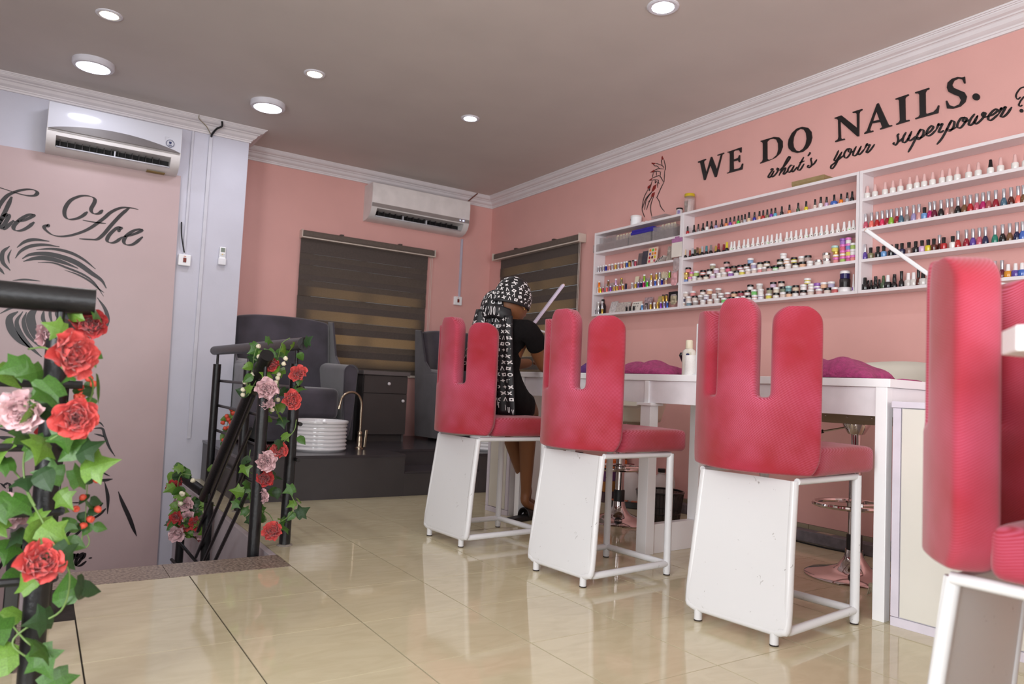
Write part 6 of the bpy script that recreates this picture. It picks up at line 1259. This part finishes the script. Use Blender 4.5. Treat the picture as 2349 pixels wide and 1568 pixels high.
# hands: palm and five bent fingers each, resting on the towel
def hand(wr, fwd_, side):
    up_ = UP*.9+fwd_*.1; q = {'w': (wr, .024), 'p': (wr+fwd_*.045, (.034, .017)), 'k': (wr+fwd_*.082, (.036, .014))}; e = [('w', 'p'), ('p', 'k')]
    for i, (o_, ln) in enumerate(((-.030, .066), (-.010, .076), (.010, .072), (.029, .056))):
        a = wr+fwd_*.078+side*o_; d = (fwd_+side*o_*3).normalized()
        q['a%d' % i] = (a, .0095); q['b%d' % i] = (a+d*ln*.5-UP*.006, .0086); q['c%d' % i] = (a+d*ln*.85-UP*.022, .0074); e += [('k', 'a%d' % i), ('a%d' % i, 'b%d' % i), ('b%d' % i, 'c%d' % i)]
    th = wr+fwd_*.03-side*.03; q['t0'] = (th, .012); q['t1'] = (th+fwd_*.03-side*.018, .0105); q['t2'] = (th+fwd_*.055-side*.018-UP*.008, .0085); e += [('p', 't0'), ('t0', 't1'), ('t1', 't2')]
    return skin(q, e, 'p', 2)
for wr, sd in ((wrR, rt), (wrL, -rt)):
    hb_ = hand(wr, (fw*.8-sd*.45).normalized(), sd); body.add(hb_.v, hb_.f)
# head: skull, jaw, nose, lips, eye sockets, ears; tilted down over her work
hh = radians(74); tilt = radians(22)
HM = Matrix.Translation(headc) @ Matrix.Rotation(-(hh-pi/2), 4, 'Z') @ Matrix.Rotation(tilt, 4, 'Y')      # local x: out of the face, y: her left, z: up
def headf(u, v):
    a = 2*pi*u; ph = pi*(v-.5); cz = sin(ph); cr = cos(ph); x, y = cos(a)*cr, sin(a)*cr
    X, Y, Z = x*.098, y*.076, cz*.118
    if Z < 0: X *= 1-.12*(-cz)**2; Y *= 1-.34*(-cz)**2; X += .018*(-cz)*max(0, x)
    if x > 0:
        f_ = math.exp(-(y/.16)**2)
        X += .022*f_*math.exp(-((Z+.022)/.016)**2)+.012*f_*math.exp(-((Z+.005)/.022)**2)       # nose
        X += .008*math.exp(-(y/.3)**2)*math.exp(-((Z+.058)/.009)**2)+.006*math.exp(-(y/.3)**2)*math.exp(-((Z+.072)/.008)**2)
        for e in (-.42, .42): X -= .012*math.exp(-((y-e)/.2)**2)*math.exp(-((Z-.012)/.014)**2)
        X += .006*math.exp(-((Z-.035)/.012)**2)
    return HM @ V((X, Y, Z))
body.grid(headf, 40, 30, wrapu=True)
def blob(c, rx, ry, rz_): 
    return lambda u, v: HM @ V((c[0]+rx*cos(2*pi*u)*sin(pi*v), c[1]+ry*sin(2*pi*u)*sin(pi*v), c[2]+rz_*cos(pi*v)))
for s_ in (-1, 1):
    body.grid(blob((-.004, s_*.080, -.012), .016, .008, .028), 12, 8, wrapu=True); body.grid(blob((.004, s_*.083, -.03), .008, .006, .012), 10, 6, wrapu=True)
wm = thing('person', 'woman in a black dress and patterned headscarf seated at the table, seen from behind', 'person', (hip.x, hip.y, .64))
body.build('body', SKIN, wm, smooth=True)
ey = MB()
for s_ in (-1, 1): ey.grid(blob((.089, s_*.031, .010), .009, .015, .008), 10, 6, wrapu=True)
ey.build('eyes', mat('dark_eye', (40, 30, 28), .2), wm, smooth=True)
br_ = MB()
for s_ in (-1, 1): br_.tube([HM @ V((.098-.012*k, s_*(.016+.013*k), .036+.003*sin(k))) for k in range(4)], .0028, 5)
br_.build('eyebrows', mat('dark_hair', (28, 20, 18), .8), wm, smooth=True)
lip = MB(); lip.grid(blob((.093, 0, -.064), .012, .024, .010), 12, 6, wrapu=True); lip.build('lips', mat('brown_lip', (120, 62, 54), .45), wm, smooth=True)
er_ = MB(); er_.grid(lambda u, v: HM @ V((.006+.004*cos(2*pi*u)*sin(pi*v), -.088+.004*sin(2*pi*u)*sin(pi*v), -.044+.004*cos(pi*v))), 8, 5, wrapu=True); er_.build('earring', mat('gold_stud', (200, 170, 90), .2, metal=1), wm, smooth=True)
# dress: bodice, short sleeves, skirt over the thighs
DN = {'hip': (hip-UP*.005, (.152, .122)), 'waist': (hip+fw*.02+UP*.14, (.125, .10)), 'chest': (chest, (.145, .106)), 'ub': (hip+fw*.083+UP*.375, (.115, .078)), 'nk': (neck-UP*.035, (.06, .055)),
 'shR': (shR+UP*.004, .068), 'sR': (shR.lerp(elR, .30), .062), 'seR': (shR.lerp(elR, .52), .058), 'shL': (shL+UP*.004, .068), 'sL': (shL.lerp(elL, .30), .062), 'seL': (shL.lerp(elL, .52), .058),
 'hpR': (hip+lr*.085+lf*.04, .112), 'thR': ((hip+lr*.08).lerp(kR, .55), .095), 'keR': ((hip+lr*.08).lerp(kR, .86), .078), 'hpL': (hip-lr*.085+lf*.04, .112), 'thL': ((hip-lr*.08).lerp(kL, .55), .095), 'keL': ((hip-lr*.08).lerp(kL, .86), .078)}
DE = [('hip', 'waist'), ('waist', 'chest'), ('chest', 'ub'), ('ub', 'nk'), ('ub', 'shR'), ('shR', 'sR'), ('sR', 'seR'), ('ub', 'shL'), ('shL', 'sL'), ('sL', 'seL'), ('hip', 'hpR'), ('hpR', 'thR'), ('thR', 'keR'), ('hip', 'hpL'), ('hpL', 'thL'), ('thL', 'keL')]
db = skin(DN, DE, 'hip')
from mathutils import noise as _nz
for v in db.v: v += V((_nz.noise(v*14), _nz.noise(v*14+V((5, 0, 0))), _nz.noise(v*11+V((0, 7, 0)))))*.009
db.build('dress', BLACKF, wm, smooth=True)
# slippers
def slipper(an, to_):
    d = V((to_.x-an.x, to_.y-an.y, 0)).normalized(); s_ = d.cross(UP); c = V((an.x, an.y, 0))
    b = MB(); pts = [(-.055, .026), (-.03, .033), (.05, .036), (.13, .042), (.175, .03), (.19, 0), (.175, -.03), (.13, -.042), (.05, -.036), (-.03, -.033), (-.055, -.026), (-.065, 0)]
    b.prism([[c+d*x+s_*y+UP*.001 for x, y in pts]], UP*.026)
    o = b.build('slipper', mat('black_slipper', (26, 22, 23), .55), wm, bevel=.006)
    MB().grid(lambda u, v: c+d*(.08+.07*v)+s_*(.041*cos(pi*u))+UP*(.022+.052*sin(pi*u)*(1-.35*v)), 12, 4).build('strap', mat('black_slipper', (26, 22, 23), .55), o, smooth=True, solid=.006)
slipper(anR-V((.09, .03, 0)), toR); slipper(anL-V((.03, .0, 0)), toL)
# headscarf: cap over the skull, gathered bulge at the nape, knot, long tail down the back
sc = MB()
def cap(u, v, o=0.):
    # u round the head from the face side, v from the crown down
    a = 2*pi*u; low = -.018-.055*(.5-.5*cos(a)); zz = .128-(.128-low*1.0)*v
    ph = min(1, max(0, zz/.128)); rr = math.sqrt(max(0, 1-max(0, ph)**2.1))
    back = .5-.5*cos(a)
    X = cos(a)*(.106+.016*back)*(rr if zz > 0 else 1)-.010; Y = sin(a)*.090*(rr if zz > 0 else 1)
    n = V((cos(a), sin(a), ph)).normalized()
    return HM @ (V((X, Y, zz+.008))+n*o)
sc.grid(cap, 40, 16, wrapu=True)
bk = -fw
kn = headc+bk*.105-rt*.02+UP*-.075
def bun(u, v, o=0.):
    a = 2*pi*u; ph = pi*v; n = V((cos(a)*sin(ph), sin(a)*sin(ph), cos(ph)))
    w_ = 1+.07*sin(5*a+3*v)
    return headc+bk*.085-rt*(.058+.02*v)+UP*-.045+bk*(n.x*(.064*w_+o))+rt*(n.y*(.074*w_+o))+UP*(n.z*(.098*w_+o))
sc.grid(bun, 24, 14, wrapu=True)
def bandf(u, v, o=0.):     # folded band around the gather
    a = -1.45+2.9*u; r_ = .073+o+.010*sin(pi*v)
    return headc+bk*.085-rt*.02+UP*(-.075-.045*(v-.5)*1.6+.012*cos(a*2))+bk*(r_*cos(a))+rt*(r_*1.05*sin(a))
sc.grid(bandf, 24, 6)
def tail(u, v, o=0.):
    w_ = .115+.03*v; x = (u-.5)*w_*2*.72; fold = .012*sin(10*u+2*v)+.006*sin(23*u)
    p = headc+bk*(.118-.02*v+.012*sin(3*v))+UP*(-.09-.52*v)+rt*(.02+.012*v)
    return p+rt*(x-.01)+bk*(fold+.012+o)
def tail2(u, v, o=0.):
    x = (u-.5)*.17*(.75+.5*v); p = headc+bk*(.115+.015*v)-rt*(.095+.045*v)+UP*(-.05-.34*v)
    return p+rt*x+bk*(.014*sin(8*u)+.01+o)
sc.grid(tail, 22, 24); sc.grid(tail2, 14, 16)
sf = sc.build('headscarf', SCARF, wm, smooth=True, solid=.005)
# print on the scarf: four petal flowers, framed diamonds, rings and the lettering, mirrored as in the picture
pb = MB(); rs = random.Random(3)
SH = {'f': [[(0, .9), (.28, .28), (.9, 0), (.28, -.28), (0, -.9), (-.28, -.28), (-.9, 0), (-.28, .28)]], 'q': [[(-.8, -.8), (.8, -.8), (.8, .8), (-.8, .8)], [(-.42, 0), (0, .42), (.42, 0), (0, -.42)]],
      'x': [[(-.9, .9), (-.35, .75), (0, .3), (.35, .75), (.9, .9), (.72, .35), (.3, 0), (.72, -.35), (.9, -.9), (.35, -.75), (0, -.3), (-.35, -.75), (-.9, -.9), (-.72, -.35), (-.3, 0), (-.72, .35)]],
      'o': [[(.9*cos(a*pi/6), .9*sin(a*pi/6)) for a in range(12)], [(.5*cos(a*pi/6), .5*sin(a*pi/6)) for a in range(12)]],
      'm': [[(-.8, 1), (-.5, 1), (-.2, -.6), (.4, 1), (.7, 1), (-.05, -1), (-.35, -1)], ], 'l': [[(-.9, .8), (-.6, .8), (-.5, -.5), (.5, -.5), (.5, -.8), (-.8, -.8)]]}
FNT = {'L': [[(0, 1), (0, 0), (.6, 0)]], 'O': [[(.3+.3*cos(a*pi/6), .5+.5*sin(a*pi/6)) for a in range(13)]], 'U': [[(0, 1), (0, .25), (.15, .02), (.45, .02), (.6, .25), (.6, 1)]], 'I': [[(.1, 1), (.1, 0)]], 'S': [[(.6, .85), (.35, 1), (.05, .85), (.1, .6), (.5, .42), (.58, .15), (.3, 0), (0, .15)]], 'V': [[(0, 1), (.3, 0), (.6, 1)]], 'T': [[(0, 1), (.6, 1)], [(.3, 1), (.3, 0)]], 'N': [[(0, 0), (0, 1), (.6, 0), (.6, 1)]]}
def stamp(fn, cu, cv, su, sv, kind, rot):
    for loops in [SH[kind]]:
        L_ = [[(x*cos(rot)-y*sin(rot), x*sin(rot)+y*cos(rot)) for x, y in l] for l in loops]
        tri = tessellate_polygon([[V((x, y, 0)) for x, y in l] for l in L_]); flat = [p for l in L_ for p in l]
        pb.add([fn(cu+x*su, cv+y*sv, .0042) for x, y in flat], [tuple(t_) for t_ in tri])
def write(fn, word, u0, v0, du, dv, su, sv, mirror=-1, ang=0):
    k = 0
    for ch in word:
        for st in FNT[ch]:
            pts = []
            for x, y in st:
                X, Y = mirror*x*su, -y*sv
                pts.append((u0+du*k+X*cos(ang)-Y*sin(ang)*su/sv, v0+dv*k+X*sin(ang)*sv/su+Y*cos(ang)))
            w3 = [fn(a, c, .0045) for a, c in pts]
            pb.tube(w3, .0019, 4, caps=False)
        k += 1
kinds = 'fqxomlqxfx'
i = 0
for row in range(7):
    v = .13+row*.125; cnt = max(5, int(22*math.sin(min(1.45, v*1.75))))
    for k in range(cnt):
        u = (k+.5*(row % 2))/cnt; i += 1
        stamp(cap, u, v, .0165/max(.35, math.sin(min(1.5, v*1.7+.1))), .053, kinds[(i*7+row*3) % 10], rs.uniform(-.5, .5))
for row in range(7):
    v = .2+.1*row
    for k in range(12): i += 1; stamp(bun, (k+.5*(row % 2))/12, v, .026/max(.5, sin(pi*v)), .040, kinds[(i*3) % 10], rs.uniform(-.6, .6))
for row in range(15):
    for k in range(6):
        v = .04+row*.062; u = .07+.165*k+.04*(row % 2); i += 1
        if row < 14: stamp(tail, u, v, .07, .0205, kinds[(i*7) % 10], rs.uniform(-.2, .2))
for row in range(8):
    for k in range(3): i += 1; stamp(tail2, .18+.31*k, .1+.11*row, .10, .032, kinds[(i*3) % 10], rs.uniform(-.2, .2))
write(bandf, 'LOUIS', .70, .82, -.085, 0, .06, .62)
write(tail, 'VUITTON', .98, 1.0, -.115, -.022, .085, .055, -1, 0)
write(tail2, 'VUITTON', .25, .30, .0, .07, .16, .05, -1, 0)
pb.build('scarf_print', PRT, sf)['kind'] = 'stuff'
